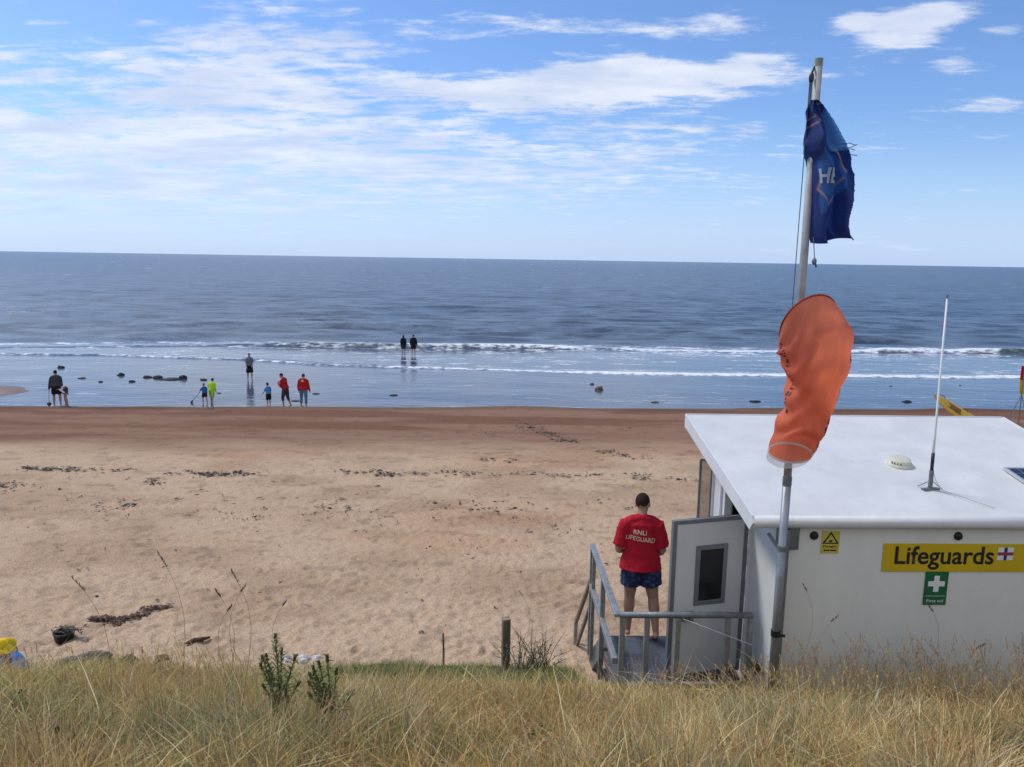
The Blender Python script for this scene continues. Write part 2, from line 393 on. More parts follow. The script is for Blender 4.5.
for off, hh in ((9, .20), (19, .22), (33, .24), (52, .22)):
    sg = sstep(.50, .75, fbm(X * .06 + off, Y * 0 + off, 97, 3)); Z += roller(a1 - off - 3 * (fbm(X * .07, Y * 0, int(98 + off), 2) - .5), 1, 1.6, 3.0) * hh * 1.6 * sg
shal = 1 - sstep(-1, 10, a1)
Z += .012 * (fbm(X * 1.2, Y * 2.5, 99, 3) - .5) * shal
# foam: crest of the breaker, spilled sheet behind it, thin lace between the waves, whitewater of the small wave
nA, nB = fbm(X * .9, Y * 1.6, 110, 5), fbm(X * .3, Y * .8, 111, 4)
bare = sstep(.60, .72, fbm(X * .13 + 7, Y * 0 + 1, 95, 3))           # stretches where the face has not broken yet
brk = .12 + .88 * np.maximum(sstep(.42, .58, fbm(X * .16 + 3, Y * 0 + 9, 118, 3)), sstep(6, 16, X))
brk = brk * (.45 + .55 * sstep(-16, 2, X))
foam = np.exp(-((a1 - .1) / .7) ** 2) * (1 - .75 * bare) * (.55 + .7 * nB) * brk
foam = np.maximum(foam, sstep(-9, -1, a1) * (a1 < 0) * sstep(.44, .66, nA) * (.40 + .4 * nB) * (1 - .5 * bare) * brk)
foam = np.maximum(foam, np.exp(-((a1 - 2.2) / 1.7) ** 2) * sstep(.45, .65, nA) * .8)
foam = np.maximum(foam, np.exp(-((a2 + .12) / .42) ** 2) * sstep(.10, .5, nB + .35 * sstep(-8, 10, X)) * (.30 + .45 * sstep(-12, 12, X) + .5 * nA))
foam = np.maximum(foam, sstep(0, 1, a2) * (a1 < 0) * sstep(.50, .72, fbm(X * .5, Y * 2.0, 112, 4)) * .48)
foam = np.maximum(foam, sstep(.80, .90, fbm(X * .10, Y * .35, 113, 5)) * offs * .5)
foam = np.maximum(foam, .38 * sstep(.66, .8, fbm(X * .35, Y * 3.0, 114, 3)) * (a2 < 0))
green = np.exp(-((a1 + .28) / .55) ** 2) * bare + .6 * np.exp(-((a1 + .30) / .5) ** 2) * seg
deep = sstep(-2, 60, a1)
me = np_mesh('sea', np.stack([X, Y, Z], -1).reshape(-1, 3), grid_faces(nr, nc), None, None, True, dict(foam=foam.ravel(), shal=shal.ravel(), green=np.clip(green, 0, 1).ravel(), deep=deep.ravel()))
m = bpy.data.materials.new('sea_water'); m.use_nodes = True; nt = m.node_tree; nt.nodes.clear()
out = N(nt, 'ShaderNodeOutputMaterial'); p = N(nt, 'ShaderNodeBsdfPrincipled')
at = lambda a: N(nt, 'ShaderNodeAttribute', attribute_name=a).outputs['Fac']
t = N(nt, 'ShaderNodeTexCoord')
def snoise(scale, sc, det=5):
    mp = N(nt, 'ShaderNodeMapping'); mp.inputs['Scale'].default_value = sc; nt.links.new(t.outputs['Object'], mp.inputs[0])
    n = N(nt, 'ShaderNodeTexNoise', i_Scale=scale, i_Detail=det, i_Roughness=.6); nt.links.new(mp.outputs[0], n.inputs[0]); return n.outputs[0]
chop, swell, pat = snoise(1.9, (.5, 1.5, 1)), snoise(.16, (.5, 1.6, 1), 6), snoise(.03, (.35, 1.8, 1), 6)
streak = snoise(.22, (.30, 1.7, 1), 9); streak2 = snoise(.9, (.35, 1.6, 1), 6)
streak3 = snoise(.13, (.7, 1, 1), 5); streak4 = snoise(.33, (.6, 1, 1), 5)
lace = snoise(2.6, (.7, 1.3, 1), 6)
base = mix_c(nt, at('deep'), (.09, .120, .152), (.052, .082, .128))
base = mix_c(nt, smooth(nt, pat, .35, .65), base, (.070, .100, .140))
dk = math_n(nt, 'ADD', math_n(nt, 'MULTIPLY', smooth(nt, streak, .36, .64), .20), math_n(nt, 'ADD', math_n(nt, 'MULTIPLY', smooth(nt, streak2, .36, .64), .30), math_n(nt, 'ADD', math_n(nt, 'MULTIPLY', smooth(nt, streak3, .40, .60), .40), math_n(nt, 'ADD', math_n(nt, 'MULTIPLY', smooth(nt, streak4, .42, .58), .80), .20))))
sc = N(nt, 'ShaderNodeVectorMath', operation='SCALE'); nt.links.new(base, sc.inputs[0]); nt.links.new(dk, sc.inputs[3]); base = sc.outputs[0]
base = mix_c(nt, at('shal'), base, (.075, .092, .125))
base = mix_c(nt, at('green'), base, (.060, .085, .070))
fo = math_n(nt, 'MULTIPLY', at('foam'), math_n(nt, 'ADD', math_n(nt, 'MULTIPLY', smooth(nt, lace, .38, .62), .7), .5), clamp=True)
fo = smooth(nt, fo, .12, .75)
base = mix_c(nt, fo, base, (.80, .83, .86))
nt.links.new(base, p.inputs['Base Color'])
rg = math_n(nt, 'ADD', math_n(nt, 'MULTIPLY', math_n(nt, 'SUBTRACT', 1, at('shal')), .20), .07)
rg = math_n(nt, 'ADD', rg, math_n(nt, 'MULTIPLY', fo, .6), clamp=True); nt.links.new(rg, p.inputs['Roughness'])
p.inputs['IOR'].default_value = 1.33
hgt = math_n(nt, 'ADD', math_n(nt, 'MULTIPLY', chop, .50), math_n(nt, 'MULTIPLY', swell, .7))
bs = math_n(nt, 'ADD', math_n(nt, 'MULTIPLY', math_n(nt, 'SUBTRACT', 1, at('shal')), .60), .035)
b = N(nt, 'ShaderNodeBump', i_Distance=1.0); nt.links.new(bs, b.inputs['Strength']); nt.links.new(hgt, b.inputs['Height']); nt.links.new(b.outputs[0], p.inputs['Normal'])
nt.links.new(p.outputs[0], out.inputs[0])
tag(link('sea', me, m), kind='structure')

# a low bar of sand standing out of the shallows at the left
def mound(name, c, rx, ry, h, material, seed, n=40):
    mb = MB(); vs = []; 
    for i in range(9):
        t = i / 8
        for k in range(n):
            a = 2 * PI * k / n; q = 1 + .35 * (float(fbm(np.array([math.cos(a) * 1.6 + seed]), np.array([math.sin(a) * 1.6]), seed, 3)[0]) - .5) * 2
            vs.append((c[0] + rx * t * q * math.cos(a), c[1] + ry * t * q * math.sin(a), c[2] + h * (1 - t ** 2.2) - .05 * t))
    fs = [(i * n + k, i * n + (k + 1) % n, (i + 1) * n + (k + 1) % n, (i + 1) * n + k) for i in range(8) for k in range(n)]
    mb.add(vs, fs); return mb.build(name, material, smooth=True)
q = P(-12, 391)
wet_m = mat('wet_sand', (.21, .135, .095), rough=.55, var=.2, vscale=3, bump=.3, bscale=12)
tag(mound('sandbar', (q.x, q.y, 0), 2.1, 1.6, .26, wet_m, 4), kind='structure')

# ------------------------------------------------------------------ materials of the built things
white_m = mat('white_panel', (.66, .67, .65), rough=.45, var=.05, vscale=1.6, bump=.05, bscale=25)
wall_m = mat('wall_panel', (.74, .735, .665), rough=.5, var=.045, stretch=(1.5, 1.5, .6), vscale=1.6, spots=.22, bump=.06, bscale=18)
roof_m = mat('roof_sheet', (.65, .65, .625), rough=.55, var=.07, vscale=2.2, spots=.20, bump=.12, bscale=9)
trim_m = mat('white_trim', (.70, .715, .73), rough=.4, var=.06, vscale=3)
alu_m = mat('grey_aluminium', (.20, .22, .235), rough=.45, var=.12, vscale=6, metal=.35)
galv_m = mat('galvanised_steel', (.32, .34, .335), rough=.48, var=.22, vscale=14, metal=.55, bump=.08, bscale=60)
galvd_m = mat('weathered_steel', (.17, .19, .20), rough=.55, var=.25, vscale=10, metal=.4, bump=.1)
pole_m = mat('pole_metal', (.33, .33, .32), rough=.6, var=.18, vscale=8, metal=.15, bump=.05)
black_m = mat('black_plastic', (.012, .012, .013), rough=.45, var=.2)
glass_m = mat('dark_glass', (.012, .014, .016), rough=.22, var=.1, spec=.25)
deck_m = mat('deck_grating', (.075, .085, .105), rough=.75, var=.25, vscale=30, bump=.5, bscale=140)
rust_m = mat('rusty_steel', (.16, .12, .10), rough=.85, var=.3, vscale=12, bump=.3, col2=(.06, .05, .05))
inner_m = mat('hut_interior', (.12, .12, .12), rough=.8, var=.1)
cream_m = mat('cream_plastic', (.62, .60, .46), rough=.45, var=.08, vscale=6)
yellow_m = mat('yellow_sign', (.60, .42, .012), rough=.35, var=.06, vscale=2)
green_m = mat('green_sign', (.008, .13, .045), rough=.35, var=.08)
ink_m = mat('black_lettering', (.012, .012, .02), rough=.5, var=.1)
whitei_m = mat('white_lettering', (.75, .76, .74), rough=.5, var=.04)
cord_m = mat('pale_cord', (.55, .55, .52), rough=.8, var=.1)
wood_m = mat('weathered_wood', (.16, .13, .095), rough=.9, var=.35, vscale=6, bump=.5, bscale=30, stretch=(3, 3, .4))

# ------------------------------------------------------------------ lifeguard hut
ZP = 3.05                                     # floor and deck level
HROT = R(1.8); OVL, OVB = .33, .11
nl = at_z(755, 517, 5.2)
u_, v_ = Vector((math.cos(HROT), math.sin(HROT), 0)), Vector((-math.sin(HROT), math.cos(HROT), 0))
HO = Vector((nl.x, nl.y, 0)) + u_ * OVL + v_ * OVB; HO.z = 0
RW, RD = 4.14, 2.66                            # roof width and depth
LW, LD = RW - 2 * OVL, RD - OVB - .22          # walls
ZN, ZF = 5.2, 5.65                             # roof top at the back and at the sea side
SL = (ZF - ZN) / RD
rz_ = lambda v: ZN + SL * (v + OVB)            # roof top above local depth v
hut = empty('lifeguard_hut', HO, HROT, 'white single storey beach hut with sloping white roof and its grey door standing open', 'hut')
HM = Matrix.Translation(HO) @ Matrix.Rotation(HROT, 4, 'Z'); HI = HM.inverted()
T = .07; ZB = 1.7
mb = MB(); mb.prism([(0, 0, ZB), (LW, 0, ZB), (LW, 0, rz_(0) - .10), (0, 0, rz_(0) - .10)], (0, 0, 0), (0, T, 0)); mb.build('wall', wall_m, hut)
D0, D1 = .90, 1.78; DT = ZP + 1.84                               # doorway
mb = MB(); b0 = T + .001
def side(v0, v1, z0, z1a=None, z1b=None, uu=(0, T)):
    a = rz_(v0) - .10 if z1a is None else z1a; b_ = rz_(v1) - .10 if z1b is None else z1b
    mb.prism([(0, v0, z0), (0, v1, z0), (0, v1, b_), (0, v0, a)], (uu[0], 0, 0), (uu[1], 0, 0))
side(b0, D0, ZB); side(D0, D1, ZB, ZP, ZP); side(D0, D1, DT); side(D1, LD - T, ZB)
mb.build('wall', white_m, hut)
mb = MB(); side(b0, LD - T, ZB, None, None, (LW - T, LW)); mb.build('wall', white_m, hut)
mb = MB(); zt = rz_(LD) - .10
mb.box(0, LW, LD - T, LD, ZB, ZP + .95); mb.box(0, .25, LD - T, LD, ZP + .95, ZP + 2.1); mb.box(LW - .25, LW, LD - T, LD, ZP + .95, ZP + 2.1); mb.box(0, LW, LD - T, LD, ZP + 2.1, zt)
mb.build('wall', white_m, hut)
mb = MB(); mb.box(.25, LW - .25, LD - .05, LD - .03, ZP + .95, ZP + 2.1); w = mb.build('window', glass_m, hut)
mb = MB()
for x in (.25, 1.3, 2.35, LW - .25 - .05): MB().box(x, x + .05, LD - .028, LD - .005, ZP + .95, ZP + 2.1).build('mullion', alu_m, w)
mb = MB(); mb.box(T + .002, LW - T - .002, T + .002, LD - T - .002, ZP - .06, ZP); mb.build('floor', inner_m, hut)
# doorway frame
mb = MB(); mb.box(-.018, .0, D0 - .05, D0, ZP, DT + .05); mb.box(-.018, .0, D1, D1 + .05, ZP, DT + .05); mb.box(-.018, 0, D0, D1, DT, DT + .05); mb.build('door_frame', trim_m, hut)
# roof: a thick sheet with a rounded rolled edge along the back
prof = []; th = .125
r = th / 2
for k in range(9):
    a = PI / 2 + PI * k / 8; prof.append((-OVB + r * .8 + r * math.cos(a), ZN - r + r * math.sin(a)))
prof += [(-OVB + .25, ZN - .10 + SL * .25), (RD - OVB, ZF - .10), (RD - OVB, ZF)]
mb = MB(); mb.prism([(0, v, z) for v, z in prof], (-OVL, 0, 0), (RW - OVL, 0, 0)); rf = mb.build('roof', roof_m, hut)
for p_ in rf.data.polygons: p_.use_smooth = abs(p_.normal.x) < .5 and p_.area < .3
mb = MB()
for uu in (-OVL - .022, RW - OVL + .002):
    mb.prism([(0, -OVB + .07, ZN - .15), (0, RD - OVB, ZF - .15), (0, RD - OVB, ZF + .012), (0, -OVB + .03, ZN + .006), (0, -OVB - .008, ZN - .06)], (uu, 0, 0), (uu + .02, 0, 0))
mb.prism([(0, RD - OVB + .002, ZF - .15), (0, RD - OVB + .022, ZF - .15), (0, RD - OVB + .022, ZF + .012), (0, RD - OVB + .002, ZF + .012)], (-OVL, 0, 0), (RW - OVL, 0, 0))
mb.build('fascia', trim_m, rf)
mb = MB(); mb.box(-.004, .045, -.012, -.001, ZB, rz_(0) - .11); mb.box(-.012, -.001, -.012, .045, ZB, rz_(0) - .11); mb.build('corner_trim', alu_m, hut)
# door leaf, hinged at the near jamb, swung out past a right angle towards the bank
DW, DA = .90, R(-14)
door = empty('door', (-.045, D0 - .02, 0)); door.parent = hut; door.rotation_euler = (0, 0, PI - DA * 1)
# door local: +x runs from hinge to free edge, -y .. faces; after the turn +y faces the bank
mb = MB(); mb.box(.0, DW, -.02, .02, ZP + .03, DT - .01); 
dm = mb.build('door_panel', white_m, door)
mb = MB(); f = .045
mb.box(-.004, f, -.026, .026, ZP + .025, DT); mb.box(DW - f, DW + .004, -.026, .026, ZP + .025, DT); mb.box(f, DW - f, -.026, .026, DT - f, DT); mb.box(f, DW - f, -.026, .026, ZP + .025, ZP + .07)
mb.build('door_edge', alu_m, door, bevel=.004)
wx0, wx1, wz0, wz1 = .24, .62, ZP + .86, ZP + 1.54
mb = MB(); f = .05
mb.box(wx0, wx0 + f, -.032, .034, wz0, wz1); mb.box(wx1 - f, wx1, -.032, .034, wz0, wz1); mb.box(wx0 + f, wx1 - f, -.032, .034, wz1 - f, wz1); mb.box(wx0 + f, wx1 - f, -.032, .034, wz0, wz0 + f)
mb.build('window_frame', alu_m, door, bevel=.005)
mb = MB(); mb.box(wx0 + f, wx1 - f, -.023, .025, wz0 + f, wz1 - f); mb.build('window_pane', glass_m, door)
mb = MB(); mb.box(.62, .80, .021, .05, ZP + .72, ZP + .80); mb.tube([(.66, .05, ZP + .74), (.66, .10, ZP + .74), (.78, .10, ZP + .74)], .012); mb.build('handle', galvd_m, door)
mb = MB()
for z in (ZP + .25, ZP + 1.0, ZP + 1.35, ZP + 1.75): MB().tube([(-.018, .012, z - .09), (-.018, .012, z + .09)], .016, 8).build('hinge', trim_m, door)
# hinged glazed flap at the sea corner
mb = MB(); fl = empty('shutter', (-.03, LD - .02, 0), 0); fl.parent = hut
sa = Vector((-.13, .08, 0))
def shp(t, z): return (sa.x * t, sa.y * t, z)
for a_, b_ in (((0, ZP + .9), (0, ZP + 2.05)), ((1, ZP + .9), (1, ZP + 2.05)), ((0, ZP + .9), (1, ZP + .9)), ((0, ZP + 2.05), (1, ZP + 2.05))):
    mb.bar(shp(*a_), shp(*b_), .028)
mb.build('shutter_frame', galvd_m, fl)
clear = bpy.data.materials.new('scratched_acrylic'); clear.use_nodes = True
nt = clear.node_tree; nt.nodes.clear(); o_ = N(nt, 'ShaderNodeOutputMaterial'); mx = N(nt, 'ShaderNodeMixShader', i_0=.35); tr = N(nt, 'ShaderNodeBsdfTransparent'); gl = N(nt, 'ShaderNodeBsdfPrincipled')
gl.inputs['Base Color'].default_value = (.30, .22, .15, 1); gl.inputs['Roughness'].default_value = .25
nt.links.new(tr.outputs[0], mx.inputs[1]); nt.links.new(gl.outputs[0], mx.inputs[2]); nt.links.new(mx.outputs[0], o_.inputs[0])
mb = MB(); mb.bar(shp(.04, ZP + 1.475), shp(.96, ZP + 1.475), .006, 1.12); mb.build('shutter_pane', clear, fl)
mb = MB(); mb.box(-.03, -.001, LD - .40, LD - .34, ZP + .2, rz_(LD) - .14); mb.box(-.03, -.001, LD - .05, LD, ZP + .2, rz_(LD) - .14); mb.build('wall_batten', trim_m, hut)
# round black lamps, flood light, vent cowl
def hutpt(px, py, off=0.0):           # point on the back wall under a pixel, in hut coordinates
    return HI @ on_plane(px, py, HO - v_ * off, v_)
for px, py in ((814, 535.5), (958, 536)):
    q = hutpt(px, py); mb = MB(); mb.lathe((0, 0, 0), [(0, .03), (.022, .03), (.034, .024), (.042, .010), (.044, 0)], 20)
    o = mb.build('round_lamp', black_m, hut, smooth=True); o.location = q + Vector((0, -.001, 0)); o.rotation_euler = (PI / 2, 0, 0)
mb = MB(); q = HI @ on_plane(757, 667, HO + u_ * -.06, u_); mb.box(-.10, -.035, q.y - .07, q.y + .07, q.z - .05, q.z + .03); mb.bar((-.035, q.y, q.z - .01), (.0, q.y, q.z - .01), .03)
mb.build('flood_light', black_m, hut, bevel=.01)
RN = Vector((0, -SL, 1)).normalized()
def roofpt(px, py):
    p0 = HM @ Vector((0, -OVB, ZN)); n = (HM.to_3x3() @ RN); return HI @ on_plane(px, py, p0, n)
q = roofpt(899, 464); ex = math.atan(SL)
mb = MB(); mb.lathe((0, 0, 0), [(.150, -.01), (.155, .018), (.142, .03), (.126, .033), (.124, .085), (.118, .094), (.06, .10), (0, .101)], 28)
vt = mb.build('roof_vent', cream_m, hut, smooth=True); vt.location = q; vt.scale = (.92, .92, .72); vt.rotation_euler = (ex, 0, 0)
mb = MB()
for a in np.linspace(PI * 1.12, PI * 1.38, 4):
    c, s = math.cos(a) * .120, math.sin(a) * .120; mb.bar((c, s, .04), (c, s, .07), .018)
mb.build('vent_grille', galvd_m, vt)

# ------------------------------------------------------------------ things fixed to the roof
q = HM @ roofpt(930, 489)
top = at_y(947.5, 295, q.y + .05)
ant = empty('radio_antenna', q, HROT, 'thin white whip aerial on a grey bracket on the hut roof', 'antenna')
h = (top - q).length; tv = Matrix.Rotation(-HROT, 3, 'Z') @ (top - q)
mb = MB(); mb.tube([(0, 0, .0), tv * .10], .022, 10); mb.bar((-.09, -.02, .004), (.10, .02, .004), .05, .012); mb.bar((-.10, .06, .012), (.02, 0, .10), .007); mb.bar((.10, -.05, .012), (.01, 0, .09), .007); mb.bar((.05, .07, .012), (.0, 0, .08), .007)
mb.build('bracket', galvd_m, ant)
mb = MB(); mb.tube([tv * .10, tv * .19], .017, 10); mb.build('ferrule', black_m, ant, smooth=True)
mb = MB(); mb.tube([tv * .19, tv * .28, tv * .285, tv * .985], [.0135, .0135, .012, .0095], 8); mb.build('whip', mat('white_fibreglass', (.70, .70, .68), rough=.4, var=.05), ant, smooth=True)
mb = MB(); mb.tube([tv * .983, tv], .012, 8); mb.build('tip', galvd_m, ant)
mb = MB(); mb.tube([tv * .12, Vector((.05, .0, .09)), Vector((.09, -.06, .01)), Vector((.3, -.32, .012 - .05)), Vector((.42, -.42, .008 - SL * .42))], .003, 6); mb.build('cable', mat('grey_cable', (.35, .35, .34), .6), ant)

s0 = roofpt(1003, 470)
sp = empty('solar_panel', HM @ s0, HROT, 'dark solar panel with silver frame lying flat on the white hut roof', 'solar panel'); sp.rotation_euler = (ex, 0, HROT)
mb = MB(); pw, pd = .62, -.52
mb.box(0, pw, pd, pd + .025, .005, .035); mb.box(0, pw, -.025, 0, .005, .035); mb.box(0, .025, pd + .025, -.025, .005, .035); mb.box(pw - .025, pw, pd + .025, -.025, .005, .035); mb.build('frame', mat('silver_frame', (.55, .56, .57), .4, .05, metal=.5), sp)
cell = mat('solar_cells', (.012, .018, .04), rough=.15, var=.1)
mb = MB(); mb.box(.025, pw - .025, pd + .025, -.025, .004, .026); mb.build('glass', cell, sp)
mb = MB()
for k in range(1, 5): mb.box(.025 + (pw - .05) * k / 5 - .002, .025 + (pw - .05) * k / 5 + .002, pd + .025, -.025, .0262, .0272)
for k in range(1, 4): mb.box(.025, pw - .025, -.025 + (pd + .05) * k / 4 - .002, -.025 + (pd + .05) * k / 4 + .002, .0274, .028)
mb.build('cell_line', mat('cell_lines', (.30, .32, .35), .4), sp)

# ------------------------------------------------------------------ signs on the back wall
def sign_root(name, px, py, label):
    o = empty(name, HM @ (hutpt(px, py) + Vector((0, -.002, 0))), HROT, label, 'sign'); return o
a, b_ = hutpt(881, 543), hutpt(882, 571); c_ = hutpt(1040, 571)
sg = sign_root('sign_board', 881, 571, 'long yellow sign reading Lifeguards on the back wall of the hut')
sw, sh = c_.x - b_.x, a.z - b_.z
mb = MB(); mb.box(0, sw, -.012, 0, 0, sh); mb.build('board', yellow_m, sg, bevel=.004)
l, r_ = hutpt(895, 556), hutpt(994, 556); gz0, gz1 = hutpt(940, 569.2).z, hutpt(940, 545.6).z
o = link('lettering', fit_text('Lifeguards', r_.x - l.x, gz1 - gz0, bold=.018), ink_m, sg); o.location = ((l.x + r_.x) / 2 - b_.x, -.0145, (gz0 + gz1) / 2 - b_.z)
e0, e1 = hutpt(997, 559.5), hutpt(1014, 547)
fw, fh = e1.x - e0.x, e1.z - e0.z; ex0, ez0 = e0.x - b_.x, e0.z - b_.z
red_i = mat('red_print', (.45, .03, .03), .5); blue_i = mat('navy_print', (.03, .03, .14), .5)
mb = MB(); mb.box(ex0, ex0 + fw, -.0135, -.0121, ez0, ez0 + fh); em = mb.build('emblem', whitei_m, sg)
mb = MB(); mb.box(ex0, ex0 + fw, -.0155, -.014, ez0 + fh * .38, ez0 + fh * .62); mb.box(ex0 + fw * .40, ex0 + fw * .60, -.0155, -.014, ez0 + fh * .62, ez0 + fh); mb.box(ex0 + fw * .40, ex0 + fw * .60, -.0155, -.014, ez0, ez0 + fh * .38); mb.build('cross', blue_i, em)
mb = MB(); mb.box(ex0, ex0 + fw, -.017, -.0157, ez0 + fh * .44, ez0 + fh * .56); mb.box(ex0 + fw * .43, ex0 + fw * .57, -.017, -.0157, ez0 + fh * .36, ez0 + fh * .435); mb.box(ex0 + fw * .43, ex0 + fw * .57, -.017, -.0157, ez0 + fh * .565, ez0 + fh * .66); mb.build('anchor_mark', red_i, em)

a, b_, c_ = hutpt(923.5, 571.5), hutpt(922, 604.5), hutpt(944, 604.5)
sg = sign_root('sign_board', 922, 604.5, 'small green first aid sign with white cross under the yellow sign')
sw, sh = hutpt(946, 588).x - hutpt(923, 588).x, a.z - b_.z
mb = MB(); mb.box(0, sw, -.008, 0, 0, sh); mb.build('board', green_m, sg, bevel=.003)
cx, cz, ca, cw = sw * .5, sh * .645, sw * .36, sw * .115
mb = MB(); mb.box(cx - ca, cx + ca, -.0105, -.009, cz - cw, cz + cw); mb.box(cx - cw, cx + cw, -.0105, -.009, cz + cw, cz + ca); mb.box(cx - cw, cx + cw, -.0105, -.009, cz - ca, cz - cw); mb.build('cross', whitei_m, sg)
mb = MB(); mb.box(sw * .06, sw * .94, -.0105, -.009, sh * .27, sh * .28); mb.build('rule', whitei_m, sg)
o = link('lettering', fit_text('First aid', sw * .72, sh * .085, bold=.01), whitei_m, sg); o.location = (sw * .5, -.0105, sh * .13)

a, b_ = hutpt(820.3, 531), hutpt(820.3, 553)
sg = sign_root('sign_board', 820.3, 553, 'tiny yellow warning sign with black triangle below the roof edge')
sw, sh = hutpt(838, 545).x - hutpt(820.3, 545).x, a.z - b_.z
ysm = mat('pale_yellow_sign', (.55, .47, .07), .4, .08)
mb = MB(); mb.box(0, sw, -.006, 0, 0, sh); mb.build('board', ysm, sg)
def tri(k, y0, y1):
    c = Vector((sw * .5, 0, sh * .62)); q = [Vector((sw * .03, 0, sh * .44)), Vector((sw * .97, 0, sh * .44)), Vector((sw * .5, 0, sh * .985))]
    return [(c.x + (p.x - c.x) * k, 0, c.z + (p.z - c.z) * k) for p in q]
mb = MB(); mb.prism(tri(1, 0, 0), (0, -.0085, 0), (0, -.007, 0)); tb = mb.build('triangle', ink_m, sg)
mb = MB(); mb.prism(tri(.68, 0, 0), (0, -.0105, 0), (0, -.009, 0)); mb.build('triangle_field', ysm, tb)
mb = MB(); mb.ball((sw * .5, -.0115, sh * .57), (sw * .10, .001, sh * .05)); mb.bar((sw * .38, -.0115, sh * .53), (sw * .62, -.0115, sh * .60), .008, .002); mb.build('symbol', ink_m, tb)
o = link('lettering', fit_text('Danger', sw * .8, sh * .13, bold=.01), ink_m, sg); o.location = (sw * .5, -.0085, sh * .31)
mb = MB(); mb.box(sw * .14, sw * .46, -.0085, -.007, sh * .11, sh * .17); mb.box(sw * .5, sw * .86, -.0085, -.007, sh * .11, sh * .17); mb.build('small_print', ink_m, sg)

# ------------------------------------------------------------------ deck with railings and steps
RT = ZP + .90
nc_ = at_z(622, 613, RT); fc_ = at_z(596.5, 546, RT); rc_ = HM @ Vector((-.07, 0, 0)); 
dk = empty('access_platform', (nc_.x, nc_.y, 0), HROT, 'grey metal platform with galvanised railings and steps beside the hut door', 'platform')
L = (Vector((fc_.x, fc_.y, 0)) - Vector((nc_.x, nc_.y, 0))).length          # length of left railing
PWD = (Matrix.Rotation(-HROT, 3, 'Z') @ (rc_ - nc_)).x                          # width to the hut wall
DL = at_z(640, 637, ZP).y - nc_.y
mb = MB(); mb.box(.0, PWD, .03, DL, ZP - .035, ZP); mb.build('deck', deck_m, dk)
mb = MB(); mb.box(-.01, PWD, -.025, .029, ZP - .13, ZP - .01); mb.box(-.03, -.001, .03, DL, ZP - .13, ZP - .01); mb.box(0, PWD, DL + .001, DL + .04, ZP - .13, ZP - .01); mb.build('deck_edge', rust_m, dk)
S = .055
def post(x, y, z0=ZP - .45, z1=RT - .028, w=S):
    m_ = MB(); m_.box(x - w / 2, x + w / 2, y - w / 2, y + w / 2, z0, z1); m_.build('post', galv_m, dk, bevel=.006)
for x in (0.0, .26, PWD * .80, PWD - .04): post(x, -.045)
for y in (L * .5, L): post(-.055, y, ZP - (.6 if y > 1 else .4))
post(-.055, L - .17, ZP - .6, RT - .02, .045)
post(PWD * .42, -.045, z1=RT - .03)
mb = MB(); mb.tube([(-.03, -.045, RT), (PWD - .04, -.045, RT)], .033, 10); mb.ball((PWD - .04, -.045, RT), .033); mb.build('handrail', galvd_m, dk, smooth=True)
mb = MB(); mb.box(-.09, -.02, -.06, L + .04, RT - .02, RT + .02); mb.build('handrail', galv_m, dk, bevel=.008)
mb = MB(); mb.box(-.085, -.027, -.01, L, ZP + .33, ZP + .40); mb.build('mid_rail', galv_m, dk, bevel=.006)
mb = MB(); mb.box(-.02, PWD - .05, -.07, -.026, ZP + .10, ZP + .14); mb.build('toe_rail', galv_m, dk, bevel=.004)
for k in range(5):
    y0 = DL + .05 + k * .24; z = ZP - .20 * (k + 1); mb = MB(); mb.box(0.02, .80, y0, y0 + .22, z - .03, z); mb.build('step', deck_m, dk, bevel=.004)
mb = MB()
for x in (-.02, .82): mb.prism([(x, DL + .03, ZP - .02), (x, DL + .03, ZP - .30), (x, DL + 1.25, ZP - 1.3), (x, DL + 1.25, ZP - 1.0)], (0, 0, 0), (.03, 0, 0)); mb.build('stringer', galvd_m, dk); mb = MB()
iw = lambda px, py, yw: Matrix.Rotation(-HROT, 3, 'Z') @ (at_y(px, py, yw) - Vector((nc_.x, nc_.y, 0)))
e1, e2, e3 = iw(594.5, 570, nc_.y + L + .05), iw(576, 622, nc_.y + L + .75), iw(574, 656, nc_.y + L + .75)
brown_m = mat('stained_steel', (.20, .17, .14), rough=.6, var=.3, vscale=9, metal=.3)
mb = MB(); mb.bar(e1, e2, .045, .05); mb.build('stair_rail', brown_m, dk, bevel=.006)
mb = MB(); mb.bar(e1 + Vector((0, 0, -.35)), e3 + Vector((0, 0, .02)), .04); mb.build('stair_rail', brown_m, dk, bevel=.006)
mb = MB(); mb.bar(e2 + Vector((0, 0, .02)), e3 + Vector((0, 0, -.55)), .05); mb.build('post', galv_m, dk, bevel=.006)
# cord from door to railing
o = MB().tube([at_y(683, 619, nc_.y - .08), at_y(716, 631.5, nc_.y - .09), at_y(752, 645, nc_.y - .08)], .005, 6).build('tether_cord', cord_m)
tag(o, 'thin pale cord strung from the open door to the railing end', 'cord')

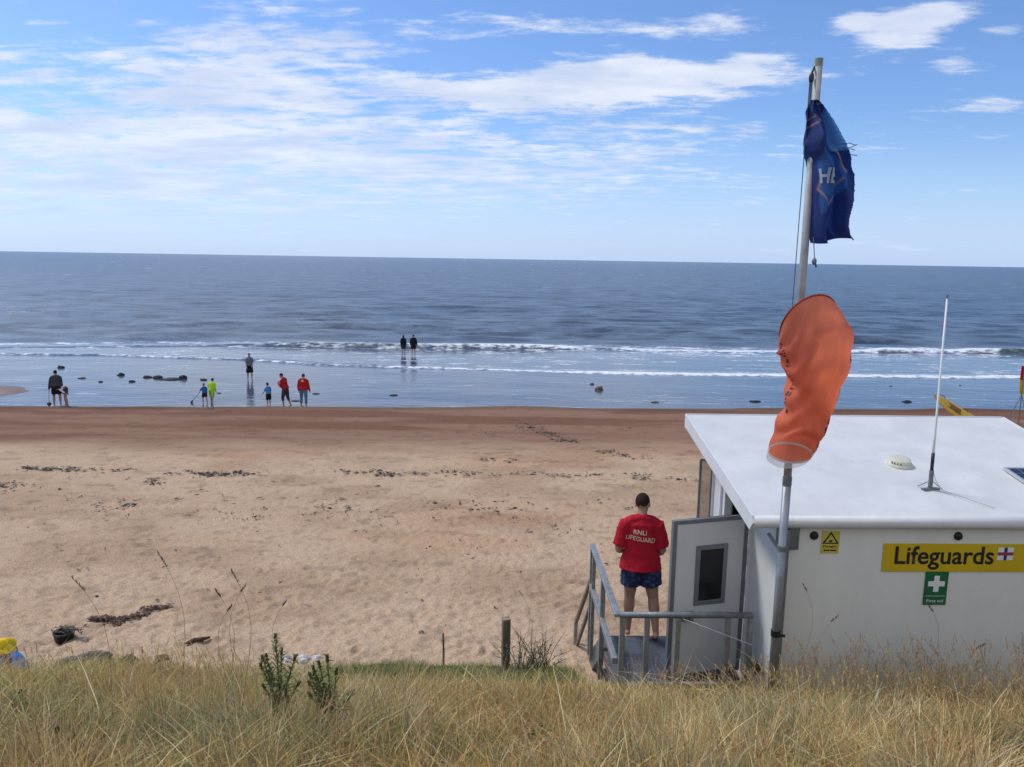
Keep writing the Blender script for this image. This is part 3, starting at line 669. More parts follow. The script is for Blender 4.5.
# ------------------------------------------------------------------ steel post, flagpole, windsock, flag
PY = nl.y - .13
pt, pb = at_y(819, 59, PY), at_y(774, 698, PY)
fp = empty('flagpole', (pt.x, PY, 0), 0, 'tall grey metal flagpole clamped to a steel post at the hut corner', 'flagpole')
mb = MB(); zt, zm, zg = pt.z, at_y(790, 480, PY).z, 2.9
mb.tube([(0, 0, zg), (0, 0, zm)], .039, 20); mb.build('lower_tube', mat('dull_steel_tube', (.26, .275, .285), .45, .2, 5, metal=.55), fp, smooth=True)
mb = MB(); mb.tube([(0, 0, zm - .02), (0, 0, zt)], [.036, .033], 20); mb.build('upper_tube', pole_m, fp, smooth=True)
mb = MB(); mb.tube([(0, 0, zm - .05), (0, 0, zm + .03)], .042, 20); mb.build('collar', galvd_m, fp)
mb = MB(); mb.tube([(0, 0, at_y(790, 633, PY).z - .03), (0, 0, at_y(790, 633, PY).z + .03)], .046, 20); mb.bar((.0, -.05, at_y(790, 633, PY).z), (.07, -.06, at_y(790, 633, PY).z), .02); mb.build('clamp', black_m, fp)
mb = MB(); mb.tube([(0, 0, zt - .06), (0, 0, zt + .004)], .0345, 20); mb.build('cap', mat('mossy_cap', (.26, .27, .20), .6, .3), fp)
mb = MB(); mb.ball((-.06, -.02, zt - .16), (.022, .022, .05)); mb.bar((-.06, -.02, zt - .12), (-.03, 0, zt - .06), .012); mb.build('pulley', black_m, fp, smooth=True)
rp = [(-.06, -.025, zt - .2), (-.065, -.04, zt - .36), (-.05, -.05, zt - .42)]
mb = MB(); mb.tube(rp, .012, 6); mb.tube([(-.075, -.03, zt - .2), (-.085, -.05, zt - 1.1), (-.09, -.05, zt - 2.2), (-.055, -.05, zm + .3)], .004, 5); mb.build('halyard', mat('dark_rope', (.10, .10, .12), .8), fp)
zc = at_y(788, 548, PY).z
mb = MB(); mb.tube([(0, 0, zc - .025), (0, 0, zc + .025)], .048, 20); mb.bar((-.02, .03, zc - .02), (-.10, .12, zc + .10), .03, .02); mb.build('clamp', galvd_m, fp)
sc_ = at_y(777, 600, HO.y - .02)
st = empty('steel_post', (sc_.x + .015, HO.y - .055, 0), HROT, 'square steel post bolted against the hut corner behind the flagpole', 'post')
mb = MB(); mb.box(-.045, .045, -.03, .035, 2.7, rz_(0) - .16); mb.build('shaft', mat('post_steel', (.21, .215, .225), .5, .15, 5, metal=.4), st, bevel=.006)
mb = MB(); mb.box(.046, .15, .010, .034, zc - .10, zc + .14); mb.build('wall_plate', galvd_m, st, bevel=.004)
mb = MB(); mb.box(-.075, -.046, -.03, .03, zc - .06, zc + .12); mb.build('bracket', galvd_m, st, bevel=.004)

# windsock
oj = mat('orange_nylon', (.82, .225, .115), rough=.7, var=.10, vscale=5, bump=.8, bscale=7, transl=.50, stretch=(1.6, 1, .7))
hem_m = mat('pale_hem', (.60, .55, .52), rough=.6, var=.1, transl=.5)
ring_m = mat('dark_orange_band', (.42, .07, .03), rough=.7, var=.1, transl=.25)
WY = PY - .30
cl = [(808, 323, 31.5), (809.5, 327, 34), (811.5, 333, 36.5), (814, 342, 38), (815.5, 353, 37), (815.5, 368, 33), (814, 384, 28.5), (810.5, 400, 26), (805.5, 416, 25.5), (799, 430, 25.5), (794, 443, 24), (789.5, 454, 22.5)]
pix3 = [at_y(x, y, WY) for x, y, w in cl]
depth = (Vector((0, 0, EYE)) - pix3[5]).length; mpx = [at_y(x + 1, y, WY).x - at_y(x, y, WY).x for x, y, w in cl]
ws = empty('windsock', pix3[0], 0, 'limp orange windsock hanging bent in front of the flagpole', 'windsock')
O0 = pix3[0]
cx_, cw_ = np.array([p.x for p in pix3]), np.array([.93 * w * k for (x, y, w), k in zip(cl, mpx)]); cz_ = np.array([p.z for p in pix3])
ti = np.linspace(0, 1, len(cl)); tt = np.linspace(0, 1, 72)
def spl(v):                      # smooth interpolation
    r = np.interp(tt, ti, v); k = np.array([1, 4, 6, 4, 1]) / 16.
    for _ in range(3): r2 = np.convolve(np.pad(r, 2, 'edge'), k, 'valid'); r2[0], r2[-1] = r[0], r[-1]; r = r2
    return r
sxx, szz, sww = spl(cx_), spl(cz_), spl(cw_)
nseg = 72
def sock_pt(i, a, grow=0.0):
    i0, i1 = max(i - 2, 0), min(i + 2, 71); tx, tz = sxx[i1] - sxx[i0], szz[i1] - szz[i0]; l_ = math.hypot(tx, tz); tx /= l_; tz /= l_
    nx, nz = -tz, tx                                  # to the right of a downward run
    w = sww[i] + grow; d = w * (.85 if i < 20 else .80)
    t = tt[i]; ca, sa_ = math.cos(a), math.sin(a)
    kk = .75 * sstep(.75, 1, t) + 1.15 * (1 - sstep(0, .42, t))
    # folds: a few diagonal creases, strongest on the inside of the bend
    inn = math.exp(-((t - .62) / .16) ** 2)
    fo = .018 * inn * math.sin(30 * t - 3.5 * a) * (0.5 - .5 * ca) + .008 * math.sin(9 * t + 4 * a) * sstep(.05, .3, t) * (1 - sstep(.85, 1, t)) + 0.010 * math.sin(37 * t + 3 * a + 2 * math.sin(3 * a))* sstep(.1, .3, t) * (1 - sstep(.85, 1, t))
    rr_ = 1 + fo / .2
    x = sxx[i] + nx * w * ca * rr_ + tx * d * sa_ * kk; z = szz[i] + nz * w * ca * rr_ + tz * d * sa_ * kk; y = WY + d * sa_ * rr_
    return Vector((x, y, z)) - O0
def sock_band(i0, i1, grow, n=nseg, a0=0, a1=2 * PI):
    vs = [sock_pt(i, a0 + (a1 - a0) * k / n, grow) for i in range(i0, i1 + 1) for k in range(n)]; m_ = i1 - i0 + 1
    return MB().add(vs, [(i * n + k, i * n + (k + 1) % n, (i + 1) * n + (k + 1) % n, (i + 1) * n + k) for i in range(m_ - 1) for k in range(n)])
sock_band(0, 70, 0).build('sock', oj, ws, smooth=True)
sock_band(0, 2, .004).build('mouth_band', ring_m, ws, smooth=True)
sock_band(70, 71, .001).build('hem', hem_m, ws, smooth=True)
MB().tube([sock_pt(0, 2 * PI * k / 48, .004) for k in range(49)], .008, 6).build('hoop', ring_m, ws)
sheer = bpy.data.materials.new('sheer_white'); sheer.use_nodes = True; nt = sheer.node_tree; nt.nodes.clear(); o_ = N(nt, 'ShaderNodeOutputMaterial'); mx = N(nt, 'ShaderNodeMixShader', i_0=.5); tr = N(nt, 'ShaderNodeBsdfTransparent'); gl = N(nt, 'ShaderNodeBsdfDiffuse'); gl.inputs[0].default_value = (.72, .72, .71, 1)
nt.links.new(tr.outputs[0], mx.inputs[1]); nt.links.new(gl.outputs[0], mx.inputs[2]); nt.links.new(mx.outputs[0], o_.inputs[0])
mb = MB()                                             # the tail loop of pale mesh hanging past the hem at the back
vs = []
for j in range(7):
    for k in range(25):
        a = .03 + (PI - .06) * k / 24; p_ = sock_pt(71, a); q2 = sock_pt(67, a); dd = (p_ - q2).normalized(); vs.append(p_ + dd * (.055 * j / 6) * (.35 + .65 * math.sin(a)))
mb.add(vs, [(j * 25 + k, j * 25 + k + 1, (j + 1) * 25 + k + 1, (j + 1) * 25 + k) for j in range(6) for k in range(24)])
mb.build('tail_mesh', sheer, ws, smooth=True)
mb = MB()                                             # worn dark marks of the old printing down both sides
for a_c, r0, r1, cnt in ((PI + .22, 14, 54, 15), (-.32, 24, 66, 14)):
    i = r0
    while i < r1:
        ln = random.choice((1, 2, 2))
        for s_ in range(random.choice((1, 2, 3))):
            a0 = a_c + random.uniform(-.15, .12); w_ = random.uniform(.05, .12); i2 = min(i + ln, 67)
            vs = [sock_pt(ii, aa, .003) for ii in (i, i2) for aa in (a0, a0 + w_)]; mb.add(vs, [(0, 1, 3, 2)])
        i += ln + random.choice((0, 1, 1, 2))
mb.build('worn_print', mat('faded_black_print', (.09, .03, .025), .8, .2), ws)
mb = MB(); mb.bar(sock_pt(0, .2), Vector((pt.x, PY, O0.z)) - O0, .02); mb.bar(sock_pt(0, PI * .55), Vector((pt.x, PY, O0.z + .03)) - O0, .012); mb.build('arm', galvd_m, ws)

# flag
FYc = PY - .07
rows = [(99, 813, 820), (104, 810, 825), (110, 807.5, 828), (118, 809, 831), (130, 808, 835), (142, 806, 838), (152, 806.5, 841), (160, 811, 845), (170, 813, 849), (185, 813.5, 852), (200, 813.5, 854), (214, 813, 851.5), (226, 812.5, 848), (236, 813, 850), (241, 814, 853.5)]
fr, fcn = 120, 64
pyv = np.array([r_[0] for r_ in rows]); vv = np.linspace(0, 1, fr); yrow = 99 + 142 * vv
LL, RRr = np.interp(yrow, pyv, [r_[1] for r_ in rows]), np.interp(yrow, pyv, [r_[2] for r_ in rows])
for k in range(fr): RRr[k] += 2.2 * (float(vnoise(np.array([k * .17]), np.array([.5]), 77)[0]) - .55) * (yrow[k] > 125) + (.9 * random.random() ** 3)
FO = at_y(813, 99, FYc)
fl_ = empty('flag', FO, 0, 'frayed navy blue flag with thin orange lines drooping from the flagpole', 'flag')
def flag_pt(u, v, off=0.0):
    py = 99 + 142 * v; l, r_ = np.interp(v, vv, LL), np.interp(v, vv, RRr)
    dep = .085 * math.sin(2 * PI * (1.55 * u + .35 * v) + .5) * (.25 + .75 * sstep(0, .3, v)) + .03 * math.sin(2 * PI * (3.1 * u - 1.1 * v)) + .03 * math.sin(7 * v + 2 * u) - .16 * u * (1 - u) * math.exp(-((v - .30) / .16) ** 2) * 2
    dep += .05 * math.sin(16 * v + 6 * u) * math.exp(-((v - .40) / .10) ** 2)
    ub = u + .035 * math.sin(2 * PI * (1.55 * u + .35 * v) + 2)
    bot = 3.5 * (v > .9) * (v - .9) * 10 * (math.sin(u * 5.5 + .6) * .8)
    p_ = at_y(l + (r_ - l) * ub, py + bot, FYc - .02); return Vector((p_.x, FYc + dep - off, p_.z)) - FO
vs, cs = [], []
for i in range(fr):
    for j in range(fcn):
        u, v = j / (fcn - 1), i / (fr - 1); vs.append(flag_pt(u, v))
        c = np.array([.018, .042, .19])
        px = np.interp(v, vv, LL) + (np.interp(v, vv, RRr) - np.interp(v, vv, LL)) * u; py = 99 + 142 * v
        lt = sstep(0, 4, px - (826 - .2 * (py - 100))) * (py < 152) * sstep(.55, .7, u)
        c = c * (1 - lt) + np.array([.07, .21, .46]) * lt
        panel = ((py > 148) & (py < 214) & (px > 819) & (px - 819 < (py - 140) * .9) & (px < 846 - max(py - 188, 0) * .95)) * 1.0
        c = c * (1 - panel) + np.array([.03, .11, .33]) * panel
        for (x0, y0, x1, y1) in ((808, 121, 817, 115), (817, 115, 820, 120), (811, 127, 820, 120), (818, 190, 826, 205), (818, 190, 820, 176), (826, 205, 843, 178), (834, 150, 845, 172), (818, 104, 827, 101)):
            dx_, dy_ = x1 - x0, y1 - y0; t = np.clip(((px - x0) * dx_ + (py - y0) * dy_) / (dx_ ** 2 + dy_ ** 2), 0, 1); d_ = math.hypot(px - x0 - t * dx_, py - y0 - t * dy_)
            k = .85 * (1 - sstep(.35, .95, d_)); c = c * (1 - k) + np.array([.42, .24, .16]) * k
        cs.append(c)
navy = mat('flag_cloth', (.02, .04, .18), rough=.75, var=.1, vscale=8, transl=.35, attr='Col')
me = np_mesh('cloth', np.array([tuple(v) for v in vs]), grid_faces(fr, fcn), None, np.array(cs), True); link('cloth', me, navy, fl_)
me = fit_text('HE', 1, 1, bold=.03); 
bm = bmesh.new(); bm.from_mesh(me); bmesh.ops.triangulate(bm, faces=bm.faces); bmesh.ops.subdivide_edges(bm, edges=bm.edges, cuts=2, use_grid_fill=True)
for v in bm.verts:
    py = 176.5 - v.co.z * 15; px = 825 + v.co.x * 12; vv_ = (py - 99) / 142; l, r_ = np.interp(vv_, vv, LL), np.interp(vv_, vv, RRr); v.co = flag_pt((px - l) / (r_ - l), vv_, .006)
bm.to_mesh(me); bm.free(); link('lettering', me, mat('flag_lettering', (.34, .38, .42), .8, .1), fl_)
mb = MB()
for k in range(4):                                    # frayed threads
    v = random.choice((.32, .36, .40, .62, .66, .7)) + random.random() * .03; p0 = flag_pt(.985, v); mb.tube([p0, p0 + Vector((.03, 0, .012 * random.uniform(-1, 1))), p0 + Vector((.055 + .03 * random.random(), .0, random.uniform(-.03, .03)))], .003, 4)
mb.build('frayed_thread', mat('navy_thread', (.02, .03, .12), .9), fl_)
mb = MB(); q = at_y(813.5, 237, PY - .07) - FO; e = at_y(814.5, 258, PY - .07) - FO; mb.tube([q, e], .004, 5); mb.build('toggle_line', mat('toggle_rope', (.2, .2, .2), .8), fl_)
mb = MB(); mb.ball(e + Vector((0, 0, -.03)), (.022, .02, .03)); mb.bar(e, e + Vector((.02, 0, -.08)), .012); mb.build('toggle', galvd_m, fl_, smooth=True)

# ------------------------------------------------------------------ people
def V3(*a): return Vector(a)
def rotx(a): return Matrix.Rotation(a, 3, 'X')      # positive tips +z towards -y; a forward lean is negative
def limb_dir(pitch, out, side):                     # a limb hanging down, pitched forward (+y) and out to its side
    return V3(side * math.sin(out), math.sin(pitch) * math.cos(out), -math.cos(pitch) * math.cos(out))

def skeleton(h, lean=0, arms=((0, .12, .2), (0, .12, .2)), legs=((0, .03, 0), (0, .03, 0)), head=(0, 0), wide=1.0, hs=1.0, twist=0.0):
    """arms: (pitch, out, elbow bend); legs: (pitch, out, knee bend) for left (-x) and right; facing +y"""
    J = {}; J['pelvis'] = V3(0, 0, .53) * h
    Rl = rotx(-lean)
    sp = lambda x, y, z: J['pelvis'] + Rl @ (V3(x * wide, y, z) * h)
    J['waist'], J['chest'], J['sh'], J['neck'] = sp(0, 0, .09), sp(0, .004, .195), sp(0, 0, .268), sp(0, .004, .304)
    hd = rotx(-lean * .6 - head[0]) @ Matrix.Rotation(head[1], 3, 'Z') @ V3(0, .016, .062 * hs + .022)
    J['head'] = sp(0, .006, .300) + hd * h; J['hd_rot'] = rotx(-lean * .6 - head[0]) @ Matrix.Rotation(head[1], 3, 'Z')
    for i, s in enumerate((-1, 1)):
        p, o, b = arms[i]; S = sp(s * .103, -.002, .246); d = Rl @ limb_dir(p, o, s); E = S + d * .172 * h
        fwd = (d.cross(V3(1, 0, 0))); fwd = V3(0, 1, 0) - d * d.y; fwd = fwd.normalized() if fwd.length > .2 else V3(0, 0, 1)
        inn = V3(-s, 0, 0) * .35 * math.sin(b); d2 = (d * math.cos(b) + fwd * math.sin(b) + inn).normalized(); Wp = E + d2 * .145 * h
        J['arm', i] = (S, E, Wp, d2)
        p, o, k = legs[i]; Hp = J['pelvis'] + V3(s * .052 * wide, 0, -.015) * h; d = limb_dir(p, o, s); K = Hp + d * .245 * h
        q = p - k; d2 = limb_dir(q, o * .5, s); A = K + d2 * .235 * h; J['leg', i] = (Hp, K, A, d2)
    low = min(J['leg', 0][2].z, J['leg', 1][2].z) - .038 * h
    return J, low

def hand(mb, Wp, d, s, h, curl=.9, fine=True):
    """palm, four unequal bent fingers and a thumb from the side of the palm"""
    d = d.normalized(); side = V3(0, 0, 1) - d * d.z
    if side.length < .3: side = V3(0, 1, 0) - d * d.y
    side.normalize(); nrm = d.cross(side) * (1 if s < 0 else -1)
    if nrm.dot(V3(-s, 0, 0)) < 0: nrm = -nrm
    pl = .052 * h
    mb.tube([Wp - d * .01, Wp + d * pl * .5, Wp + d * pl], [(.015 * h, .0085 * h), (.021 * h, .0095 * h), (.021 * h, .008 * h)], 10, ref=side, dome=True)
    for k, ln in enumerate((.040, .045, .042, .033)):
        b = Wp + d * pl + side * (.0165 - .011 * k) * h; pts = [b - d * .01 * h]; a = .25; L_ = ln * h
        for seg in (.45, .32, .23):
            dd = d * math.cos(a) + nrm * math.sin(a); pts.append(pts[-1] + dd * (L_ * seg + (.01 * h if seg == .45 else 0))); a += curl
        mb.tube(pts, [.0052 * h, .0050 * h, .0044 * h, .0036 * h], 7, dome=True)
    b = Wp + d * .015 * h + side * .015 * h; t1 = (d * .7 + side * .6 + nrm * .35).normalized(); t2 = (d * .9 + nrm * .45 + side * .05).normalized()
    mb.tube([b, b + t1 * .026 * h, b + t1 * .026 * h + t2 * .022 * h], [.0072 * h, .0060 * h, .0046 * h], 7, dome=True)

def body(J, h, wide=1.0, hs=1.0, voxel=.02, bulk=1.0, fine=False):
    mb = MB(); X = V3(1, 0, 0); w = wide * h
    mb.tube([J['pelvis'] - V3(0, 0, .03) * h, J['pelvis'] + V3(0, 0, .03) * h, J['waist'], J['chest'], J['sh'] - (J['sh'] - J['chest']) * .15, J['sh'] + (J['neck'] - J['sh']) * .35],
            [(.088 * w, .058 * h), (.093 * w, .062 * h), (.080 * w, .054 * h), (.098 * w, .066 * h), (.100 * w, .055 * h), (.055 * w, .038 * h)], 18, ref=X, dome=True)
    mb.tube([J['sh'], J['neck'], J['head'] - J['hd_rot'] @ V3(0, .01, .03) * h], [.036 * h, .033 * h, .033 * h], 12, ref=X)
    for i in (0, 1): mb.tube([J['neck'] + V3(0, -.012, .004) * h, J['neck'] * .45 + J['arm', i][0] * .55 + V3(0, -.008, .012) * h, J['arm', i][0]], [.024 * h, .028 * h, .027 * h], 10)
    r = h * hs; hr = J['hd_rot']; c = J['head']
    mb.ball(c + hr @ V3(0, -.004, .012) * r, (.043 * r, .054 * r, .055 * r), 18, 14, hr)
    mb.ball(c + hr @ V3(0, .014, -.022) * r, (.034 * r, .040 * r, .042 * r), 14, 10, hr)
    mb.ball(c + hr @ V3(0, .056, -.012) * r, (.008 * r, .012 * r, .013 * r), 8, 6, hr)
    mb.ball(c + hr @ V3(0, .050, -.040) * r, (.015 * r, .006 * r, .006 * r), 8, 6, hr)
    for s in (-1, 1): mb.ball(c + hr @ V3(s * .044, -.004, -.006) * r, (.006 * r, .012 * r, .019 * r), 8, 6, hr)
    for i, s in enumerate((-1, 1)):
        S, E, Wp, d2 = J['arm', i]; b = bulk * h
        mb.tube([S, S + (E - S) * .35, S + (E - S) * .8, E, E + (Wp - E) * .3, Wp], [.032 * b, .031 * b, .026 * b, .024 * b, .026 * b, .0165 * h], 12, dome=True)
        hand(mb, Wp, d2, s, h)
        Hp, K, A, d3 = J['leg', i]
        mb.tube([Hp, Hp + (K - Hp) * .3, Hp + (K - Hp) * .75, K, K + (A - K) * .28, K + (A - K) * .65, A], [(.055 * b, .060 * b), (.051 * b, .055 * b), (.039 * b, .041 * b), (.032 * b, .034 * b), (.034 * b, .037 * b), .024 * b, .0195 * h], 14, dome=True)
        f = V3(0, 1, 0); heel = A + V3(0, -.018, -.020) * h
        t = d3.cross(V3(1, 0, 0)); toe = A + (V3(0, 1, 0) * .082 + V3(0, 0, -.029)) * h
        if d3.y < -.25: toe = A + V3(0, .055, -.055) * h; heel = A + V3(0, -.026, .002) * h
        mb.tube([heel, A + (toe - A) * .35 + V3(0, 0, -.004) * h, A + (toe - A) * .75, toe + (toe - A) * .25], [(.018 * h, .017 * h), (.021 * h, .021 * h), (.026 * h, .014 * h), (.024 * h, .009 * h)], 10, ref=X, dome=True)
    return fuse(mb, voxel, 3 if fine else 2, .5)

def cloth_noise(me, amp, sc, seed):
    for v in me.vertices:
        x, y, z = v.co; n = float(fbm(np.array([x * sc + y * sc * .6]), np.array([z * sc * 1.2 + y * sc * .4]), seed, 3)[0]) - .5; v.co += v.normal * n * amp
def shirt(J, h, wide, voxel, sleeve=.75, hem=.0, puff=1.0, bulk=1.0, hw=.111):
    mb = MB(); X = V3(1, 0, 0); w = wide * h * puff; g = h * puff
    bot = J['pelvis'] + (J['waist'] - J['pelvis']) * hem
    mb.tube([bot, bot + (J['waist'] - bot) * .5, J['waist'], J['chest'], J['sh'] - (J['sh'] - J['chest']) * .1, J['sh'] + (J['neck'] - J['sh']) * .45],
            [(hw * w, (.092 if hw < .12 else .106) * g), (.60 * hw * w + .043 * w, .084 * g), (.101 * w, .072 * g), (.110 * w, .075 * g), (.108 * w, .062 * g), (.052 * w, .045 * g)], 22, ref=X)
    mb.tube([J['sh'] + (J['neck'] - J['sh']) * .3, J['neck'] + (J['neck'] - J['sh']) * .12], [.046 * g, .040 * g], 14, ref=X)
    for i in (0, 1):
        S, E, Wp, d2 = J['arm', i]; b = bulk * g
        In = S + (J['sh'] - S) * .55 - V3(0, 0, .012) * g
        mb.tube([J['neck'] + V3(0, -.012, -.008) * g, J['neck'] * .45 + S * .55 + V3(0, -.008, .012) * g, S], [.031 * g, .036 * g, .036 * b], 12)
        if sleeve <= 1: mb.tube([In, S, S + (E - S) * .4, S + (E - S) * sleeve], [.042 * b, .044 * b, .041 * b, .038 * b], 14, dome=False)
        else: mb.tube([In, S, S + (E - S) * .5, E, Wp], [.042 * b, .043 * b, .037 * b, .034 * b, .026 * b], 12)
    return fuse(mb, voxel, 3, .5)
def shorts(J, h, wide, voxel, length=.6, puff=1.0, top=.35, bulk=1.0):
    mb = MB(); X = V3(1, 0, 0); w = wide * h * puff; g = h * puff
    mb.tube([J['pelvis'] - V3(0, 0, .045) * h, J['pelvis'], J['pelvis'] + (J['waist'] - J['pelvis']) * top], [(.097 * w, .080 * g), (.104 * w, .080 * g), (.098 * w, .070 * g)], 20, ref=X)
    for i in (0, 1):
        Hp, K, A, d = J['leg', i]
        if length <= 1: mb.tube([Hp + (Hp - K) * .05, Hp + (K - Hp) * .4, Hp + (K - Hp) * length], [(.064 * g * bulk, .070 * g * bulk), (.065 * g * bulk, .071 * g * bulk), (.064 * g * bulk, .070 * g * bulk)], 14)
        else: mb.tube([Hp, Hp + (K - Hp) * .5, K, K + (A - K) * min(length - 1, 1)], [(.062 * g, .068 * g), (.056 * g, .060 * g), (.043 * g, .045 * g), .039 * g], 12)
    return fuse(mb, voxel, 2, .5)
def hair(J, h, hs, long=False, hat=False):
    r = h * hs; hr = J['hd_rot']; c = J['head']; mb = MB(); n, m_ = 22, 12
    vs = []
    for i in range(m_ + 1):
        for k in range(n):
            a = 2 * PI * k / n; back = .5 - .5 * math.sin(a); tmax = (1.05 + 1.05 * back ** .7) if not hat else 1.45
            t = tmax * (1 + .05 * math.sin(5 * a) + .04 * math.sin(9 * a + 1)) * i / m_; q = V3(.0455 * math.sin(t) * math.cos(a), -.005 + .0565 * math.sin(t) * math.sin(a), .013 + .0570 * math.cos(t)) * r; vs.append(c + hr @ q)
    fs = [(i * n + k, (i + 1) * n + k, (i + 1) * n + (k + 1) % n, i * n + (k + 1) % n) for i in range(m_) for k in range(n)]
    mb.add(vs, fs)
    if long: mb.tube([c + hr @ V3(0, -.045, .0) * r, c + hr @ V3(0, -.058, -.05) * r, c + hr @ V3(0, -.05, -.10) * r], [.034 * r, .036 * r, .018 * r], 10, dome=True)
    if hat: mb.lathe(c + V3(0, 0, .02 * r), [(.05 * r, .012 * r), (.075 * r, -.004 * r), (.05 * r, .008 * r)], 18)
    return mb.mesh('hair', 0, True)
skin_a = mat('skin_tanned', (.37, .20, .135), rough=.6, var=.10, vscale=9)
skin_b = mat('skin_fair', (.46, .27, .19), rough=.6, var=.08, vscale=9)
def cm(name, c, **k): return mat(name, c, rough=.85, var=.16, vscale=9, bump=.25, bscale=40, spec=.2, **k)
hair_d, hair_b, hair_f = cm('dark_hair', (.018, .012, .01)), cm('brown_hair', (.06, .035, .02)), cm('fair_hair', (.28, .19, .10))

def person(label, pos, face, h, top, bottom, sleeve=.7, length=.6, hem=.15, wide=1.0, hs=1.0, hairm=hair_d, skin=skin_b, long=False, hat=None, sink=0.0, pose=None, voxel=.018, puff=1.0, grp='people at the water edge'):
    J, low = skeleton(h, wide=wide, hs=hs, **(pose or {}))
    o = link('person', body(J, h, wide, hs, voxel), skin); tag(o, label, 'person', grp)
    o.location = pos - V3(0, 0, low + sink); o.rotation_euler = (0, 0, face)
    link('shirt', shirt(J, h, wide, voxel, sleeve, hem, puff), top, o)
    link('shorts' if length < 1 else 'trousers', shorts(J, h, wide, voxel, length), bottom, o)
    link('hat' if hat else 'hair', hair(J, h, hs, long, bool(hat)), hat or hairm, o)
    return o, J, low

red_j, neon, blue_t, aqua_t = cm('red_jacket', (.42, .018, .025)), cm('neon_yellow_top', (.45, .72, .02)), cm('blue_top', (.03, .14, .34)), cm('bright_blue_top', (.05, .25, .50))
grey_t, grey2_t, blk, dgrey, jeans, whitet, navy_t = cm('dark_grey_top', (.055, .058, .07)), cm('grey_blue_top', (.13, .15, .19)), cm('black_cloth', (.012, .012, .015)), cm('charcoal_cloth', (.05, .045, .045)), cm('blue_jeans', (.10, .19, .29)), cm('white_top', (.70, .66, .62)), cm('navy_cloth', (.02, .022, .045))

def shore(px, py, dz=0.0):
    p = at_z(px, py, dz); return p
def ybeach(px, dy):                                  # on the crest of the beach, dy metres beyond it
    p = at_z(px, 409, 0.3); y = float(crest(p.x)) + dy; q = at_y(px, 409, y); z = max(float(beach_z(q.x, y)), -.05); return V3(q.x, y, z)
FACE_SEA, FACE_US = 0.0, PI
p_a, J_a, low_a = person('dark haired person in grey top with a net at the left edge of the shallows', ybeach(58, .5), .5, 1.74, grey_t, blk, sleeve=1.4, length=.75, wide=1.08, skin=skin_a,
       pose=dict(arms=((.15, .22, .1), (.1, .1, .3)), legs=((.05, .06, .05), (-.05, .06, .05)), lean=.06))
person('person in white top bending down beside the person in grey top', ybeach(66.5, .7), PI * .5 + .2, 1.6, whitet, dgrey, sleeve=1.3, length=.5, skin=skin_a,
       pose=dict(lean=1.35, arms=((.2, .1, .3), (.35, .1, .3)), legs=((-.1, .05, .1), (.15, .05, .2)), head=(.3, 0)))
p_c, J_c, low_c = person('small child in blue wading beside the child in neon yellow', shore(205, 403), .7, 1.12, blue_t, navy_t, hs=1.22, hairm=hair_f, sink=.08, voxel=.015,
       pose=dict(lean=.12, arms=((.5, .4, .2), (.2, .15, .3)), legs=((.25, .05, .3), (-.2, .05, .1))))
person('child in neon yellow top and shorts wading in the shallows', shore(212, 402.5), -.15, 1.38, neon, cm('neon_shorts', (.38, .60, .03)), sleeve=1.1, length=.85, hs=1.1, sink=.08, voxel=.016, long=False,
       pose=dict(lean=.2, arms=((.3, .12, .3), (.2, .12, .4)), legs=((.3, .04, .3), (-.15, .04, .1)), head=(.2, .4)))
person('person in grey top and black shorts standing in shallow water', shore(250, 379.5), PI + .4, 1.72, grey2_t, blk, length=.95, wide=.92, long=True, sink=.06,
       pose=dict(arms=((.15, .1, .9), (.1, .12, .5)), legs=((.12, .05, .1), (-.12, .05, .05))))
person('small child in bright blue top standing at the sand edge', ybeach(269, .75), .9, 1.16, aqua_t, blk, hs=1.22, hairm=hair_b, length=.9, voxel=.015,
       pose=dict(lean=.1, arms=((.5, .3, .5), (.1, .15, .3))))
person('person in red jacket and dark leggings with hands raised to the face', ybeach(286, 1.0), 1.3, 1.72, red_j, dgrey, sleeve=1.5, length=1.35, hem=.0, wide=1.0, puff=1.1, skin=skin_a, hairm=hair_d,
       pose=dict(lean=.22, arms=((.35, .1, 2.1), (.35, .1, 2.0)), legs=((.22, .05, .35), (-.12, .05, .25)), head=(.25, 0)))
p_h, J_h, _ = person('person in red jacket and light blue jeans with back turned', ybeach(304, 1.1), -.1, 1.68, red_j, jeans, sleeve=1.5, length=1.7, hem=-.1, wide=1.15, puff=1.12, hairm=hair_b,
       pose=dict(arms=((.05, .2, .3), (.05, .2, .3)), legs=((.05, .06, .05), (-.05, .06, .05))))
mb = MB(); q = J_h['chest'] + V3(.01, -.075 * 1.68 * 1.12 - .004, .09); mb.ball(q, (.07, .012, .055)); mb.build('jacket_badge', cm('pale_badge', (.65, .45, .25)), p_h)
person('slim person in black wading left in the pair by the waves', shore(403.5, 353.5), 0.05, 1.62, blk, navy_t, sleeve=1.1, length=.8, wide=.95, sink=.12, long=True, pose=dict(arms=((.05, .18, .5), (.05, .15, .5))))
person('broader person in black wading right in the pair by the waves', shore(413.5, 353.8), -.05, 1.66, blk, blk, sleeve=1.4, length=.85, wide=1.12, puff=1.1, sink=.12, pose=dict(arms=((.05, .2, .5), (.05, .2, .4))))
